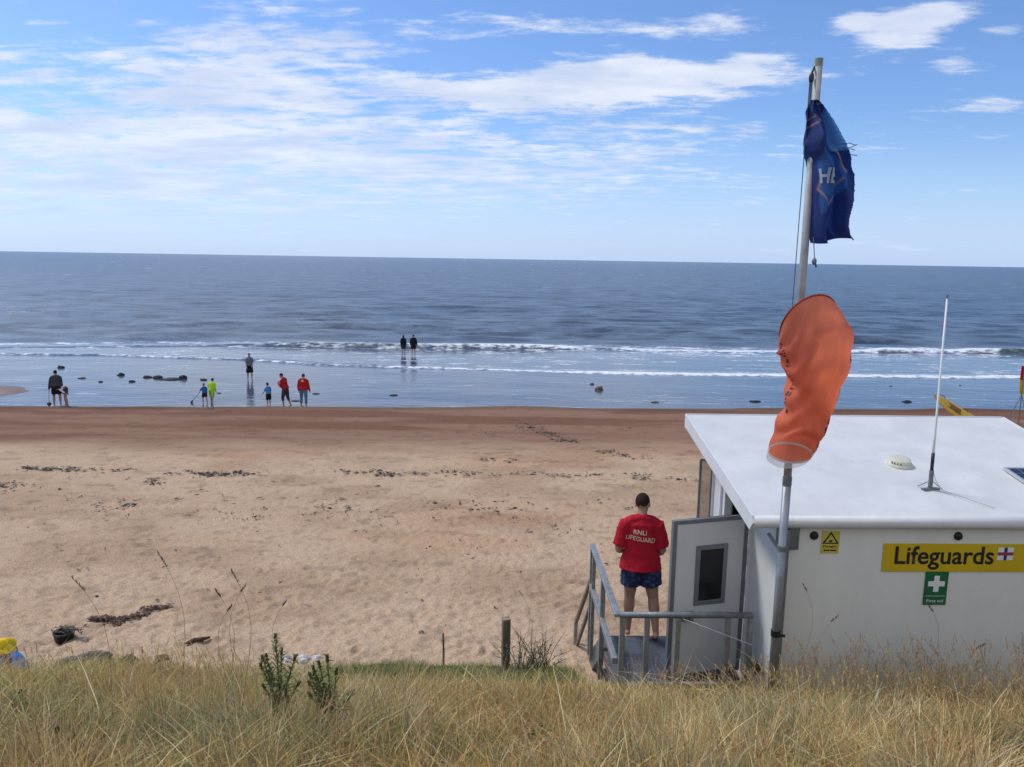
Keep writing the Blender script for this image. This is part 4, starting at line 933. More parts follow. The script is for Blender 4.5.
def net(holder, J, low, label, reach):
    Mh = Matrix.Translation(holder.location) @ Matrix.Rotation(holder.rotation_euler.z, 4, 'Z'); hp = Mh @ (J['arm', 0][2] + J['arm', 0][3] * .06); e = hp + reach
    o = empty('fishing_net', hp, 0, label, 'fishing net')
    MB().tube([V3(0, 0, 0) - reach * .15, e - hp], .011, 6).build('handle', wood_m, o)
    d = reach.normalized(); c = e - hp + d * .09; a, b = frame(d)
    MB().tube([c + (d * math.cos(t) + a * math.sin(t)) * .09 for t in np.linspace(0, 2 * PI, 17)], .008, 5).build('hoop', galvd_m, o)
    vs = [c + (d * math.cos(t) + a * math.sin(t)) * .088 * (1 - .25 * j) + V3(0, 0, -.05 * j) for j in range(4) for t in np.linspace(0, 2 * PI, 13)[:-1]]
    MB().add(vs, [(j * 12 + k, j * 12 + (k + 1) % 12, j * 12 + 12 + (k + 1) % 12, j * 12 + 12 + k) for j in range(3) for k in range(12)]).build('mesh_bag', cm('green_netting', (.06, .10, .08)), o)
net(p_a, J_a, low_a, 'long handled net held by the person in grey top', V3(-.18, .25, -.62))
net(p_c, J_c, low_c, 'small net held by the little child in blue', V3(-.30, .05, -.30))

# the lifeguard on the deck, seen from behind
LH = 1.80
lg_pose = dict(lean=.05, arms=((.02, .24, 1.15), (.06, .20, .95)), legs=((.03, .03, .03), (-.04, .16, .34)), head=(.26, -.30))
WD = 1.06
J, low = skeleton(LH, wide=WD, hs=1.06, **lg_pose)
lp = at_z(637, 634, ZP); 
lg = link('person', body(J, LH, WD, 1.06, .0075, 1.12, True), skin_a)
tag(lg, 'person in red lifeguard shirt and navy shorts standing barefoot on the platform', 'person')
lg.location = V3(lp.x, lp.y - .02, ZP + .002 - low); lg.rotation_euler = (0, 0, R(-4))
lred = mat('lifeguard_red', (.42, .010, .024), rough=.8, var=.12, vscale=5, bump=.2, bscale=30, spec=.2)
sm = shirt(J, LH, WD * .98, .010, .86, -.55, 1.02, 1.2, .136); cloth_noise(sm, .022, 7.0, 5); cloth_noise(sm, .010, 16.0, 9); so = link('shirt', sm, lred, lg)
sh_m = bpy.data.materials.new('patterned_navy'); sh_m.use_nodes = True; nt = sh_m.node_tree; p = nt.nodes['Principled BSDF']; p.inputs['Roughness'].default_value = .85
t = N(nt, 'ShaderNodeTexCoord'); n = N(nt, 'ShaderNodeTexNoise', i_Scale=26, i_Detail=2); nt.links.new(t.outputs['Object'], n.inputs[0])
nt.links.new(mix_c(nt, smooth(nt, n.outputs[0], .56, .64), (.012, .016, .060), (.05, .085, .19)), p.inputs['Base Color'])
sm2 = shorts(J, LH, WD * .98, .012, .60, 1.03, .55, 1.12); cloth_noise(sm2, .02, 8.0, 6); link('shorts', sm2, sh_m, lg)
link('hair', hair(J, LH, 1.06), mat('cropped_dark_hair', (.050, .031, .022), rough=1, var=.4, vscale=40, bump=1, bscale=180, spec=.08), lg)
bt = BVHTree.FromPolygons([v.co.copy() for v in sm.vertices], [tuple(f.vertices) for f in sm.polygons])
def print_on(txt, w, hh, cx, cz, tilt, arch):
    me = fit_text(txt, w, hh, bold=.008); bm = bmesh.new(); bm.from_mesh(me); bmesh.ops.triangulate(bm, faces=bm.faces); bmesh.ops.subdivide_edges(bm, edges=bm.edges, cuts=2)
    for v in bm.verts:
        x = v.co.x; z = v.co.z - arch * x * x; x, z = x * math.cos(tilt) + z * math.sin(tilt), z * math.cos(tilt) - x * math.sin(tilt)
        hit = bt.ray_cast(V3(cx + x, -1.5, cz + z), V3(0, 1, 0)); y = hit[0].y if hit[0] else 0; v.co = V3(cx + x, y - .013, cz + z)
    bm.to_mesh(me); bm.free(); return link('lettering', me, mat('cream_print', (.72, .62, .42), .8, .1), so)
print_on('RNLI', .155, .052, -.03, 1.350, .06, -.0); print_on('LIFEGUARD', .345, .054, -.02, 1.272, .10, .25)

# ------------------------------------------------------------------ grass on the bank
def bz(x, y): return ground_z(x, y)
def blades(P, hgt, az, bend, w, col, curl=None):
    n = len(P); tl = np.array([0, .38, .72, 1.0]); wl = np.array([1, .85, .55, 0]); dirx, diry = np.cos(az), np.sin(az)
    px_, py_ = np.cos(az + PI / 2 + RNG.normal(0, .7, n)), np.sin(az + PI / 2 + RNG.normal(0, .7, n))
    vs = np.zeros((n, 7, 3), np.float32); k = 0
    for t, ww in zip(tl, wl):
        off = bend * hgt * t ** 1.9; zz_ = hgt * t * (1 - .30 * np.minimum(bend, 1.6) * t)
        cx, cy, cz = P[:, 0] + dirx * off, P[:, 1] + diry * off, P[:, 2] + zz_ - .02
        if ww > 0:
            for s in (-1, 1): vs[:, k] = np.stack([cx + s * px_ * w * ww * .5, cy + s * py_ * w * ww * .5, cz], 1); k += 1
        else: vs[:, k] = np.stack([cx, cy, cz], 1); k += 1
    b = (np.arange(n) * 7)[:, None]
    f4 = np.concatenate([b + np.array([0, 1, 3, 2]), b + np.array([2, 3, 5, 4])]); f3 = b + np.array([4, 5, 6])
    return vs.reshape(-1, 3), f4, f3, np.repeat(col, 7, 0)
def heads(P, hgt, az, bend, length, col, k=13, spread=.35, ln=.026, w=.007):
    """feathery seed heads on the tops of bent stems"""
    n = len(P); V_, C_ = [], []
    for j in range(k):
        t = 1 - (length / hgt) * (j / k); off = bend * hgt * t ** 1.9; zz_ = hgt * t * (1 - .30 * np.minimum(bend, 1.6) * t)
        c = np.stack([P[:, 0] + np.cos(az) * off, P[:, 1] + np.sin(az) * off, P[:, 2] + zz_ - .02], 1)
        a = RNG.random(n) * 2 * PI; sp = spread * (.4 + RNG.random(n)) * (.5 + .9 * math.sin(PI * (j + .5) / k))
        d = np.stack([np.cos(a) * sp + np.cos(az) * bend * .8, np.sin(a) * sp + np.sin(az) * bend * .8, np.ones(n)], 1); d /= np.linalg.norm(d, axis=1)[:, None]
        p_ = np.stack([-np.sin(a), np.cos(a), 0 * a], 1); L_ = (ln * (.7 + .6 * RNG.random(n)))[:, None]
        V_.append(np.stack([c - p_ * w * .2, c + d * L_ * .5 + p_ * w * .5, c + d * L_, c + d * L_ * .5 - p_ * w * .5], 1)); C_.append(np.repeat(col * (.8 + .4 * RNG.random((n, 1))), 4, 0))
    v = np.concatenate(V_).reshape(-1, 3); m_ = len(v) // 4; f4 = np.arange(m_ * 4).reshape(-1, 4)
    return v, f4, np.concatenate(C_)
def scatter(n, y0, y1, power=1.0, xm=.80, xadd=1.2):
    y = y0 + (y1 - y0) * RNG.random(n) ** power; x = (RNG.random(n) * 2 - 1) * (xm * y + xadd)
    return x, y
def keep_out(x, y):                     # nothing grows through hut, deck or pole
    c, s = math.cos(HROT), math.sin(HROT)
    lx, ly = (x - HO.x) * c + (y - HO.y) * s, -(x - HO.x) * s + (y - HO.y) * c
    hutin = (lx > -.06) & (lx < LW + .1) & (ly > -.07) & (ly < LD + .2)
    px_, py_ = (x - nc_.x) * c + (y - nc_.y) * s, -(x - nc_.x) * s + (y - nc_.y) * c
    return ~(hutin | ((px_ > -.10) & (px_ < PWD + .2) & (py_ > -.02) & (py_ < 3.2)))
pal = {k: np.array(v) for k, v in dict(gold=(.62, .43, .16), straw=(.52, .38, .165), pale=(.70, .58, .34), tan=(.46, .30, .14), green=(.14, .19, .055), olive=(.30, .29, .10), sage=(.24, .27, .15), rust=(.36, .19, .09)).items()}
grass_m = mat('dry_grass', (.4, .3, .1), rough=.75, var=.10, vscale=3, spec=.15, transl=.26, attr='Col')
def grass_object(name, label, parts):
    V_, F4, F3, C_ = [], [], [], []; k = 0
    for p_ in parts:
        v, f4, f3, c = p_; V_.append(v); C_.append(c); F4.append(f4 + k); 
        if f3 is not None: F3.append(f3 + k)
        k += len(v)
    me = np_mesh(name, np.concatenate(V_), np.concatenate(F4), np.concatenate(F3) if F3 else None, np.concatenate(C_))
    return tag(link(name, me, grass_m), label, 'grass', kind='stuff')
def pick(n, names, wts):
    idx = RNG.choice(len(names), n, p=np.array(wts) / sum(wts)); return np.array([pal[k] for k in names])[idx] * (.75 + .5 * RNG.random((n, 1)))
def green_zone(x, y):                  # where the sward stays green
    z = sstep(7.5, 8.1, y + .6 * (fbm(x * .9, y * .9, 201, 3) - .5)) * sstep(-3.2, -1.9, x) * (1 - sstep(.9, 1.4, x)) * 1.25
    z = np.maximum(z, .75 * np.exp(-((x + 1.15) / .75) ** 2 - ((y - 4.5) / .75) ** 2))
    z = np.maximum(z, .45 * sstep(-3.6, -4.6, x) * sstep(5.6, 6.6, y))
    z = np.maximum(z, .55 * sstep(.55, .75, fbm(x * .7 + 3, y * .7, 200, 3)) * (1 - sstep(4.2, 5.6, y)) * .7)
    return z
def strand(n, y0, y1, hmean, kind, power=1.0):
    x, y = scatter(n, y0, y1, power); g = green_zone(x, y); nz = fbm(x * 1.1, y * 1.1, 210, 3); clump = fbm(x * 2.4, y * 2.4, 211, 2)
    if kind == 'dry': k = (RNG.random(n) > g * .85) & (RNG.random(n) < .35 + 1.3 * sstep(.25, .6, clump))
    else: k = (RNG.random(n) < .06 + g)
    k &= keep_out(x, y); x, y, g, nz, clump = x[k], y[k], g[k], nz[k], clump[k]; n = len(x)
    P_ = np.stack([x, y, bz(x, y)], 1)
    h = hmean * (.45 + .9 * RNG.random(n)) * (.35 + 1.25 * clump) * (1 - .55 * sstep(7.2, 8.8, y)) * ((1 - .55 * sstep(6.2, 6.9, y) * sstep(-2.6, -2.0, x) * (1 - sstep(1.0, 1.5, x))) * (1 - .62 * sstep(5.0, 6.4, y) * sstep(.7, 1.5, x)) * (1 - .5 * sstep(7.0, 8.0, y) * (1 - sstep(-2.6, -2.0, x))) if kind == 'dry' else 1 + .5 * sstep(7.4, 8.2, y))
    bend = np.abs(RNG.normal(.55, .5, n)); az = np.where(RNG.random(n) < .40, RNG.normal(-2.6, .9, n), RNG.random(n) * 2 * PI)
    if kind == 'dry':
        col = pick(n, ['gold', 'straw', 'pale', 'tan', 'olive', 'rust'], [5, 4, 3, 2, .8, .5]); w = .0042 + .0048 * RNG.random(n) ** 2
        z1, z2 = sstep(.48, .66, fbm(x * .55 + 5, y * .9, 230, 3)), sstep(.50, .68, fbm(x * .7 + 8, y * .8 + 3, 231, 3))
        c1, c2 = pick(n, ['olive', 'sage', 'straw'], [3, 2, 3]), pick(n, ['rust', 'tan', 'gold'], [2, 3, 2])
        r1 = (RNG.random(n) < .45 * z1)[:, None]; r2 = (RNG.random(n) < .7 * z2)[:, None]; col = np.where(r1, c1, np.where(r2, c2, col))
    else: col = pick(n, ['green', 'olive', 'sage', 'straw'], [4, 2.5, 2.5, .8]); w = .004 + .003 * RNG.random(n)
    left = sstep(1.0, -3.0, x)[:, None]; col = col * (1 - .16 * left * np.array([.9, .55, .7])) * (1.0 + .36 * nz[:, None]) * np.array([1.03, 1.0, .92])
    return blades(P_, h, az, bend, w, col)
def culms(n, y0, y1, hm, names, wts, xr=None, hl=.11, headcol='tan'):
    x, y = scatter(n, y0, y1, 1.0)
    if xr: x = xr[0] + (xr[1] - xr[0]) * RNG.random(n)
    k = keep_out(x, y) & (RNG.random(n) < .25 + 1.5 * (fbm(x * 1.3, y * 1.3, 220, 2) - .25)) & ~((x > -2.5) & (x < 1.0) & (y > 6.4)); x, y = x[k], y[k]; n = len(x)
    P_ = np.stack([x, y, bz(x, y)], 1); h = hm * (.6 + .6 * RNG.random(n)); bend = np.abs(RNG.normal(.22, .2, n)); az = RNG.normal(-2.4, 1.2, n)
    col = pick(n, names, wts); v, f4, f3, c = blades(P_, h, az, bend, np.full(n, .0028), col)
    hv, hf, hc = heads(P_, h, az, bend, hl * (.7 + .6 * RNG.random(n)), pal[headcol] * (.95 + .6 * RNG.random((n, 1))))
    return (v, f4, f3, c), (hv, hf, None, hc)
dry = [strand(80000, 2.7, 6.3, .27, 'dry'), strand(78000, 6.0, 9.35, .25, 'dry')]
dry += culms(1500, 5.6, 7.05, .40, ['gold', 'straw', 'pale'], [2, 2, 1], (2.3, 7.0), .12, 'straw')
dry += culms(700, 6.0, 7.05, .62, ['gold', 'straw', 'pale'], [2, 2, 1], (2.6, 7.0), .12, 'tan')
dry += culms(1300, 3.4, 5.5, .38, ['gold', 'straw', 'pale'], [2, 2, 1], (-.5, 5.0))
dry += culms(1500, 3.2, 7.3, .40, ['straw', 'tan', 'pale'], [2, 2, 1], (-6.5, 1.8))
dry += culms(700, 6.0, 7.9, .44, ['gold', 'straw', 'pale', 'tan'], [2, 2, 2, 1], (-3.7, -1.7), .12, 'straw')
dry += culms(170, 6.3, 7.3, .32, ['straw', 'tan', 'pale'], [2, 2, 1], (.9, 2.4), .12, 'tan')
def tuft(n, cx, cy, rx, ry, h, names, wts):
    x, y = cx + RNG.normal(0, rx, n), cy + RNG.normal(0, ry, n); P_ = np.stack([x, y, bz(x, y)], 1); az = np.arctan2(y - cy, x - cx) + RNG.normal(0, .6, n)
    return blades(P_, h * (.5 + .7 * RNG.random(n)), az, np.abs(RNG.normal(.5, .35, n)), .004 + .002 * RNG.random(n), pick(n, names, wts))
dry += [tuft(700, -1.45, 4.35, .28, .2, .50, ['pale', 'straw', 'sage'], [3, 2, 2]), tuft(500, -1.0, 4.9, .22, .2, .50, ['pale', 'straw', 'olive'], [3, 2, 1]), tuft(420, 1.2, 4.2, .25, .2, .36, ['pale', 'gold'], [2, 2]), tuft(500, 2.2, 4.6, .3, .2, .40, ['pale', 'gold'], [2, 2]), tuft(500, -2.35, 5.6, .3, .3, .42, ['gold', 'straw'], [2, 2])]
def stems(n, y0, y1, h):
    x, y = scatter(n, y0, y1); k = keep_out(x, y) & ~((x > -2.6) & (x < 1.2) & (y > 6.3)); x, y = x[k], y[k]; n = len(x)
    return blades(np.stack([x, y, bz(x, y)], 1), h * (.5 + .7 * RNG.random(n)), RNG.random(n) * 2 * PI, .7 + np.abs(RNG.normal(.6, .6, n)), .0042 + .003 * RNG.random(n), pick(n, ['pale', 'straw', 'gold', 'tan'], [4, 2, 2, 1]) * 1.1)
for (gx, gy, gr) in ((-1.35, 4.1, .28), (-.95, 4.35, .22), (-1.7, 4.6, .25), (-2.6, 4.4, .25), (-.35, 4.0, .18), (3.0, 4.6, .2)):
    dry.append(tuft(750, gx, gy, gr, gr * .7, .30, ['green', 'sage', 'olive'], [3, 2, 2]))
rt = np.random.default_rng(31)
for _ in range(90):
    ty = 3.1 + 4.0 * rt.random(); tx = (rt.random() * 2 - 1) * (.75 * ty + .8)
    if (-2.7 < tx < 1.3 and ty > 6.1) or (tx > .8 and ty > 6.5): continue
    kind_ = (['pale', 'straw', 'gold'], ['gold', 'tan', 'straw'], ['sage', 'olive', 'pale'], ['rust', 'tan', 'straw'])[rt.integers(0, 4)]
    dry.append(tuft(int(rt.integers(120, 380)), tx, ty, rt.uniform(.08, .2), rt.uniform(.08, .16), rt.uniform(.28, .50), kind_, [2, 1, 1]))
dry += [stems(3000, 2.8, 7.2, .36)]
grass_object('dry_grass', 'golden dry grass with seed heads over the bank', dry)
grass_object('green_grass', 'green and sage grass among the dry grass of the bank', [strand(42000, 2.7, 6.3, .20, 'green'), strand(90000, 6.0, 9.45, .15, 'green')])

# ------------------------------------------------------------------ single plants
leaf_m = mat('weed_leaf', (.17, .20, .05), rough=.7, var=.3, vscale=12, transl=.25)
stem_m = mat('weed_stem', (.13, .13, .05), rough=.8, var=.2); drystem_m = mat('dry_stem', (.30, .22, .12), rough=.85, var=.25, vscale=15); seed_m = mat('dry_seed_head', (.20, .135, .08), rough=.9, var=.3, vscale=20); bud_m = mat('dark_seed_top', (.10, .075, .04), rough=.9, var=.3)
def leaf(mb, p, d, ln, w, up=V3(0, 0, 1), droop=.25):
    d = d.normalized(); s = d.cross(up); s = s.normalized() if s.length > .05 else V3(1, 0, 0); q = []
    for t, ww in ((0, .25), (.35, 1), (.7, .75), (1, 0.05)):
        c = p + d * ln * t - up * droop * ln * t * t; q += [c - s * w * ww / 2, c + s * w * ww / 2]
    mb.add(q, [(0, 1, 3, 2), (2, 3, 5, 4), (4, 5, 7, 6)])
def spike_plant(name, px, py, y, label, n_stem=3, hw=.018, cat='plant', group=None, spread=.14):
    tip = at_y(px, py, y); base = V3(tip.x + .02, y, float(bz(tip.x, y))); H_ = tip.z - base.z
    o = empty(name, base, 0, label, cat, group); rnd = random.Random(int(px))
    for k in range(n_stem):
        hh = H_ * (1 if k == 0 else rnd.uniform(.5, .88)); a = rnd.random() * 2 * PI; e = V3(math.cos(a) * spread * (k > 0) + (tip.x - base.x) * (k == 0), math.sin(a) * spread * (k > 0), hh)
        st_ = [V3(0, 0, 0) + e * t + V3(0, 0, 0.0) + V3(e.x, e.y, 0) * (t * t - t) for t in np.linspace(0, 1, 7)]
        MB().tube(st_, [.007, .006, .006, .005, .005, .004, .003], 6).build('stem', stem_m, o)
        mb = MB(); m_ = int(hh * 140)
        for j in range(m_):
            t = .12 + .86 * j / m_; c = e * t + V3(e.x, e.y, 0) * (t * t - t); a = j * 2.4 + rnd.random() * .9; d = V3(math.cos(a), math.sin(a), .5 + rnd.random() * 1.1)
            leaf(mb, c, d, (.12 - .065 * t) * rnd.uniform(.5, 1.3), hw * rnd.uniform(.6, 1.0), droop=rnd.uniform(.1, .8))
        mb.build('leaf_spray', leaf_m, o)
        mb = MB()
        for j in range(9):
            t = 1 - .07 * j / 9; a = j * 2.4; c = e * t + V3(e.x, e.y, 0) * (t * t - t); mb.ball(c + V3(math.cos(a), math.sin(a), .3) * .007, (.005, .005, .009), 6, 4)
        mb.build('bud_head', bud_m, o)
    return o
g_ = 'green weeds growing through the grass'
spike_plant('green_weed', 275, 634, 4.7, 'tallest green leafy weed with dark tip left of centre in the grass', 9, group=g_)
spike_plant('green_weed', 327, 655, 4.5, 'green leafy weed with two dark tips right of the tallest weed', 9, group=g_)
spike_plant('green_weed', 391, 722, 4.5, 'low dark green weed alone at the bottom edge under the wooden post', 3, group=g_, spread=.08)
spike_plant('green_weed', 541, 724, 4.5, 'small green weed with broad blades at the bottom centre', 3, .026, group=g_, spread=.10)
spike_plant('green_weed', 882, 708, 5.3, 'green weed in tall dry grass under the first aid sign', 3, group=g_, spread=.08)
spike_plant('green_weed', 986, 738, 4.7, 'small green weed at the bottom right corner', 2, group=g_, spread=.08)
spike_plant('green_weed', 20, 690, 5.2, 'green weed at the left edge below the colourful beach tent', 3, group=g_, spread=.08)
def stalk(px0, py0, px1, py1, y, label, feather=.16, nb=26):
    tip = at_y(px1, py1, y); q = at_y(px0, py0, y); base = V3(q.x, y, float(bz(q.x, y)) - .01); o = empty('dry_stalk', base, 0, label, 'grass stalk', 'tall dry stalks standing above the grass'); e = tip - base
    sg_ = 1 if e.x < 0 else -1; f_ = lambda t: e * t + V3(sg_ * (.10 * math.sin(PI * t) - .03 * math.sin(2 * PI * t)), .02 * math.sin(5 * t), .05 * math.sin(PI * t) - .03 * sstep(.85, 1.0, t))
    MB().tube([f_(t) for t in np.linspace(0, 1, 9)], [.0021 - .0010 * t for t in np.linspace(0, 1, 9)], 5).build('stem', drystem_m, o)
    mb = MB(); L_ = e.length; rnd = random.Random(int(px1))
    for j in range(nb):
        t = 1 - feather / L_ * j / nb; a = rnd.random() * 6.28; leaf(mb, f_(t), V3(math.cos(a) * .45, math.sin(a) * .45, 1) + e.normalized() * .5, .026, .006, droop=.1)
    mb.build('seed_head', seed_m, o)
stalk(112, 690, 72, 571, 4.9, 'leaning dry stalk with drooping tip above the black bucket')
stalk(178, 690, 159, 548, 4.9, 'tallest dry stalk with narrow tip standing left on the sand', .14)
stalk(160, 735, 162, 655, 4.4, 'dark upright stem without a head beside the thistle', .05, 6)
stalk(238, 690, 232, 566, 5.0, 'dry stalk with branching tip above the tallest green weed', .12)
stalk(222, 690, 216, 585, 5.2, 'short dry stalk just left of the branching stalk', .08)
stalk(240, 690, 247, 580, 5.3, 'dry stalk leaning right beside the branching stalk', .09)
stalk(232, 690, 233, 601, 5.4, 'low dry stalk with forked head under the branching stalk', .08)
stalk(285, 690, 287, 597, 5.6, 'fine dry stalk right of the tallest green weed', .06)
stalk(522, 672, 519, 588, 8.4, 'bare brown stem rising behind the wooden post', .10, 14)
stalk(795, 700, 802, 580, 6.3, 'dry stalk against the hut wall right of the flagpole', .12)
stalk(820, 700, 838, 612, 6.3, 'dry stalk bending right against the hut wall', .10)
stalk(925, 700, 926, 600, 6.2, 'dry stalk under the green first aid sign', .11)
stalk(965, 700, 985, 640, 6.2, 'dry stalk bending right below the end of the yellow sign', .10)
# thistle at the bottom left corner
ty_ = 3.9; q = at_y(65, 760, ty_); base = V3(q.x, ty_, float(bz(q.x, ty_))); th = empty('thistle', base, 0, 'thistle with three dark heads and pale tufts at the bottom left', 'thistle')
fork = at_y(66, 757, ty_) - base
MB().tube([V3(0, 0, 0), fork * .5 + V3(.01, 0, 0), fork], .006, 7).build('stem', stem_m, th)
for (hx, hy, tuft) in ((57, 727, 1), (68, 738, .8), (73, 731, .9), (82, 742, .0)):
    e = at_y(hx, hy + 5, ty_ - .02) - base; MB().tube([fork, fork * .5 + e * .5 + V3(0, 0, -.02), e], [.005, .004, .005], 6).build('branch', drystem_m, th)
    mb = MB(); mb.ball(e + V3(0, 0, .012), (.014, .014, .024), 12, 8)
    for j in range(22): a = j * 2.4; leaf(mb, e + V3(math.cos(a) * .010, math.sin(a) * .010, .004 + .001 * j), V3(math.cos(a) * .5, math.sin(a) * .5, 1), .016, .006, droop=.0)
    mb.build('flower_head', mat('thistle_head', (.05, .035, .035), .9, .3, 20), th)
    if tuft:
        mb = MB()
        for j in range(40): a = j * 2.4; r_ = .008 * random.random(); leaf(mb, e + V3(math.cos(a) * r_, math.sin(a) * r_, .030), V3(math.cos(a) * .25, math.sin(a) * .25, 1), .026 * tuft, .004, droop=0)
        mb.build('tuft', mat('pale_tuft', (.55, .47, .48), .9, .1), th)
mb = MB()
for j in range(14): a = j * 2.4; leaf(mb, fork * (.15 + .055 * j), V3(math.cos(a), math.sin(a), .5), .07, .018)
mb.build('leaf_spray', leaf_m, th)
# scrubby bush by the post
bx = at_y(530, 672, 8.75); base = V3(bx.x, 8.75, float(bz(bx.x, 8.75))); bush = empty('scrub_bush', base, 0, 'scrubby bush of bare twigs and grey green leaves beside the wooden post', 'bush')
mb, ml = MB(), MB(); rnd = random.Random(3)
for j in range(46):
    a = rnd.random() * 2 * PI; e = V3(math.cos(a) * rnd.uniform(.05, .45), math.sin(a) * .22, rnd.uniform(.25, .62)); p0 = V3(rnd.uniform(-.22, .22), rnd.uniform(-.1, .1), -.03); m_ = p0 + e * .5 + V3(0, 0, .06)
    mb.tube([p0, m_, p0 + e], [.005, .0035, .0018], 5)
    for k in range(11): t = rnd.uniform(.1, .75); a2 = rnd.random() * 6.28; leaf(ml, p0 + e * t + V3(0, 0, .05 * math.sin(PI * t)) , V3(math.cos(a2), math.sin(a2), .6), .055, .011)
mb.build('twig', mat('grey_twig', (.10, .075, .055), .9, .3, 20), bush); ml.build('leaf_spray', mat('grey_green_leaf', (.10, .125, .055), .8, .25, 10, transl=.25), bush)

# ------------------------------------------------------------------ posts, stones and things left on the sand
q = at_y(505.5, 668, 8.95); zt = at_y(505.5, 618, 8.95).z; base = V3(q.x, 8.95, float(bz(q.x, 8.95)) - .1)
wp = empty('wooden_post', base, R(12), 'short square weathered wooden post at the foot of the bank', 'post')
hh = zt - base.z; MB().box(-.048, .048, -.048, .048, 0, hh - .03).build('shaft', wood_m, wp, bevel=.006); mb = MB(); mb.prism([(-.05, -.05, hh - .0295), (.05, -.05, hh - .0295), (.05, .05, hh - .0295), (-.05, .05, hh - .0295)], (0, 0, 0), (0, 0, .03)); mb.build('cut_top', mat('cut_wood', (.24, .20, .14), .9, .3, 20), wp, bevel=.008)
q = at_y(443, 662, 9.1); zt = at_y(443, 633, 9.1).z; mb = MB(); z0 = float(bz(q.x, 9.1)) - .1
mb.tube([V3(0, 0, 0), V3(.008, 0, (zt - z0) * .5), V3(.0, 0, zt - z0)], [.016, .014, .010], 7); st_ = mb.build('stake', wood_m); st_.location = V3(q.x, 9.1, z0); tag(st_, 'thin dark stake left of the wooden post at the sand edge', 'stake')

def stone_mesh(rx, ry, rz, seed, rough_=.60, n=3):
    bm = bmesh.new(); bmesh.ops.create_icosphere(bm, subdivisions=n, radius=1)
    for v in bm.verts:
        c = v.co; k = float(fbm(np.array([c.x * 1.3 + seed * 3.1 + c.z]), np.array([c.y * 1.3 + seed + c.z * .7]), seed, 4)[0]) - .5; k2 = float(fbm(np.array([c.x * 4 + seed]), np.array([c.y * 4 + c.z * 4]), seed + 9, 2)[0]) - .5
        v.co = Vector((c.x * rx, c.y * ry, c.z * rz)) * (1 + rough_ * 2 * k + rough_ * .5 * k2)
    me = bpy.data.meshes.new('stone'); bm.to_mesh(me); bm.free(); return me
rock_brown = mat('brown_rock', (.16, .12, .085), .9, .4, 7, bump=.8, bscale=20, stretch=(1, 1, 3)); rock_dark = mat('dark_wet_rock', (.012, .012, .016), .8, .4, 6, bump=.6, bscale=12); rock_pale = mat('pale_stone', (.60, .59, .58), .8, .12, 8, bump=.3); 
g_ = 'stones lying at the top of the beach'
def put_stone(name, px, py, wpx, hpx, label, m_, seed, group, z=None, flat=.8, cat='rock', yy=None):
    p_ = at_z(px, py, 2.2 if z is None else z) if yy is None else at_y(px, py, yy); gz = float(ground_z(p_.x, p_.y)) if z is None else z
    k = at_y(px + 1, py, p_.y).x - at_y(px, py, p_.y).x; o = link(name, stone_mesh(wpx * k * .5, wpx * k * .5 * flat, hpx * k * .50, seed), m_); o.location = V3(p_.x, p_.y, gz + hpx * k * .12); o.rotation_euler = (0, 0, seed * 1.3)
    o.rotation_euler = (0, 0, 0); return tag(o, label, cat, group)
put_stone('rock', 92, 665, 32, 17, 'largest brown rock by the grass below the black bucket', mat('striped_rock', (.15, .12, .09), .9, .55, 9, bump=1, bscale=16, stretch=(3, 1, 1)), 3, g_)
put_stone('rock', 70, 666, 26, 11, 'low grey brown rock left of the largest brown rock', rock_brown, 4, g_)
put_stone('rock', 130, 664, 15, 10, 'small dark rock right of the largest brown rock', mat('dark_brown_rock', (.07, .055, .045), .9, .4, 9, bump=.8, bscale=20), 5, g_)
put_stone('rock', 163, 661, 14, 9, 'small dark brown rock between the small dark rock and the driftwood', bpy.data.materials['dark_brown_rock'], 8, g_)
put_stone('pale_stone', 285, 662, 11, 8, 'white stone just right of the tallest green weed', rock_pale, 11, g_, cat='stone')
put_stone('pale_stone', 304, 662, 12, 9, 'middle of three white stones at the sand edge', rock_pale, 12, g_, cat='stone')
put_stone('pale_stone', 316, 661, 11, 8, 'rightmost of three white stones at the sand edge', rock_pale, 14, g_, cat='stone')
put_stone('pale_stone', 86, 673, 5, 5, 'tiny white pebble in front of the largest brown rock', rock_pale, 15, g_, cat='stone')
g_ = 'dark rocks in the shallows'
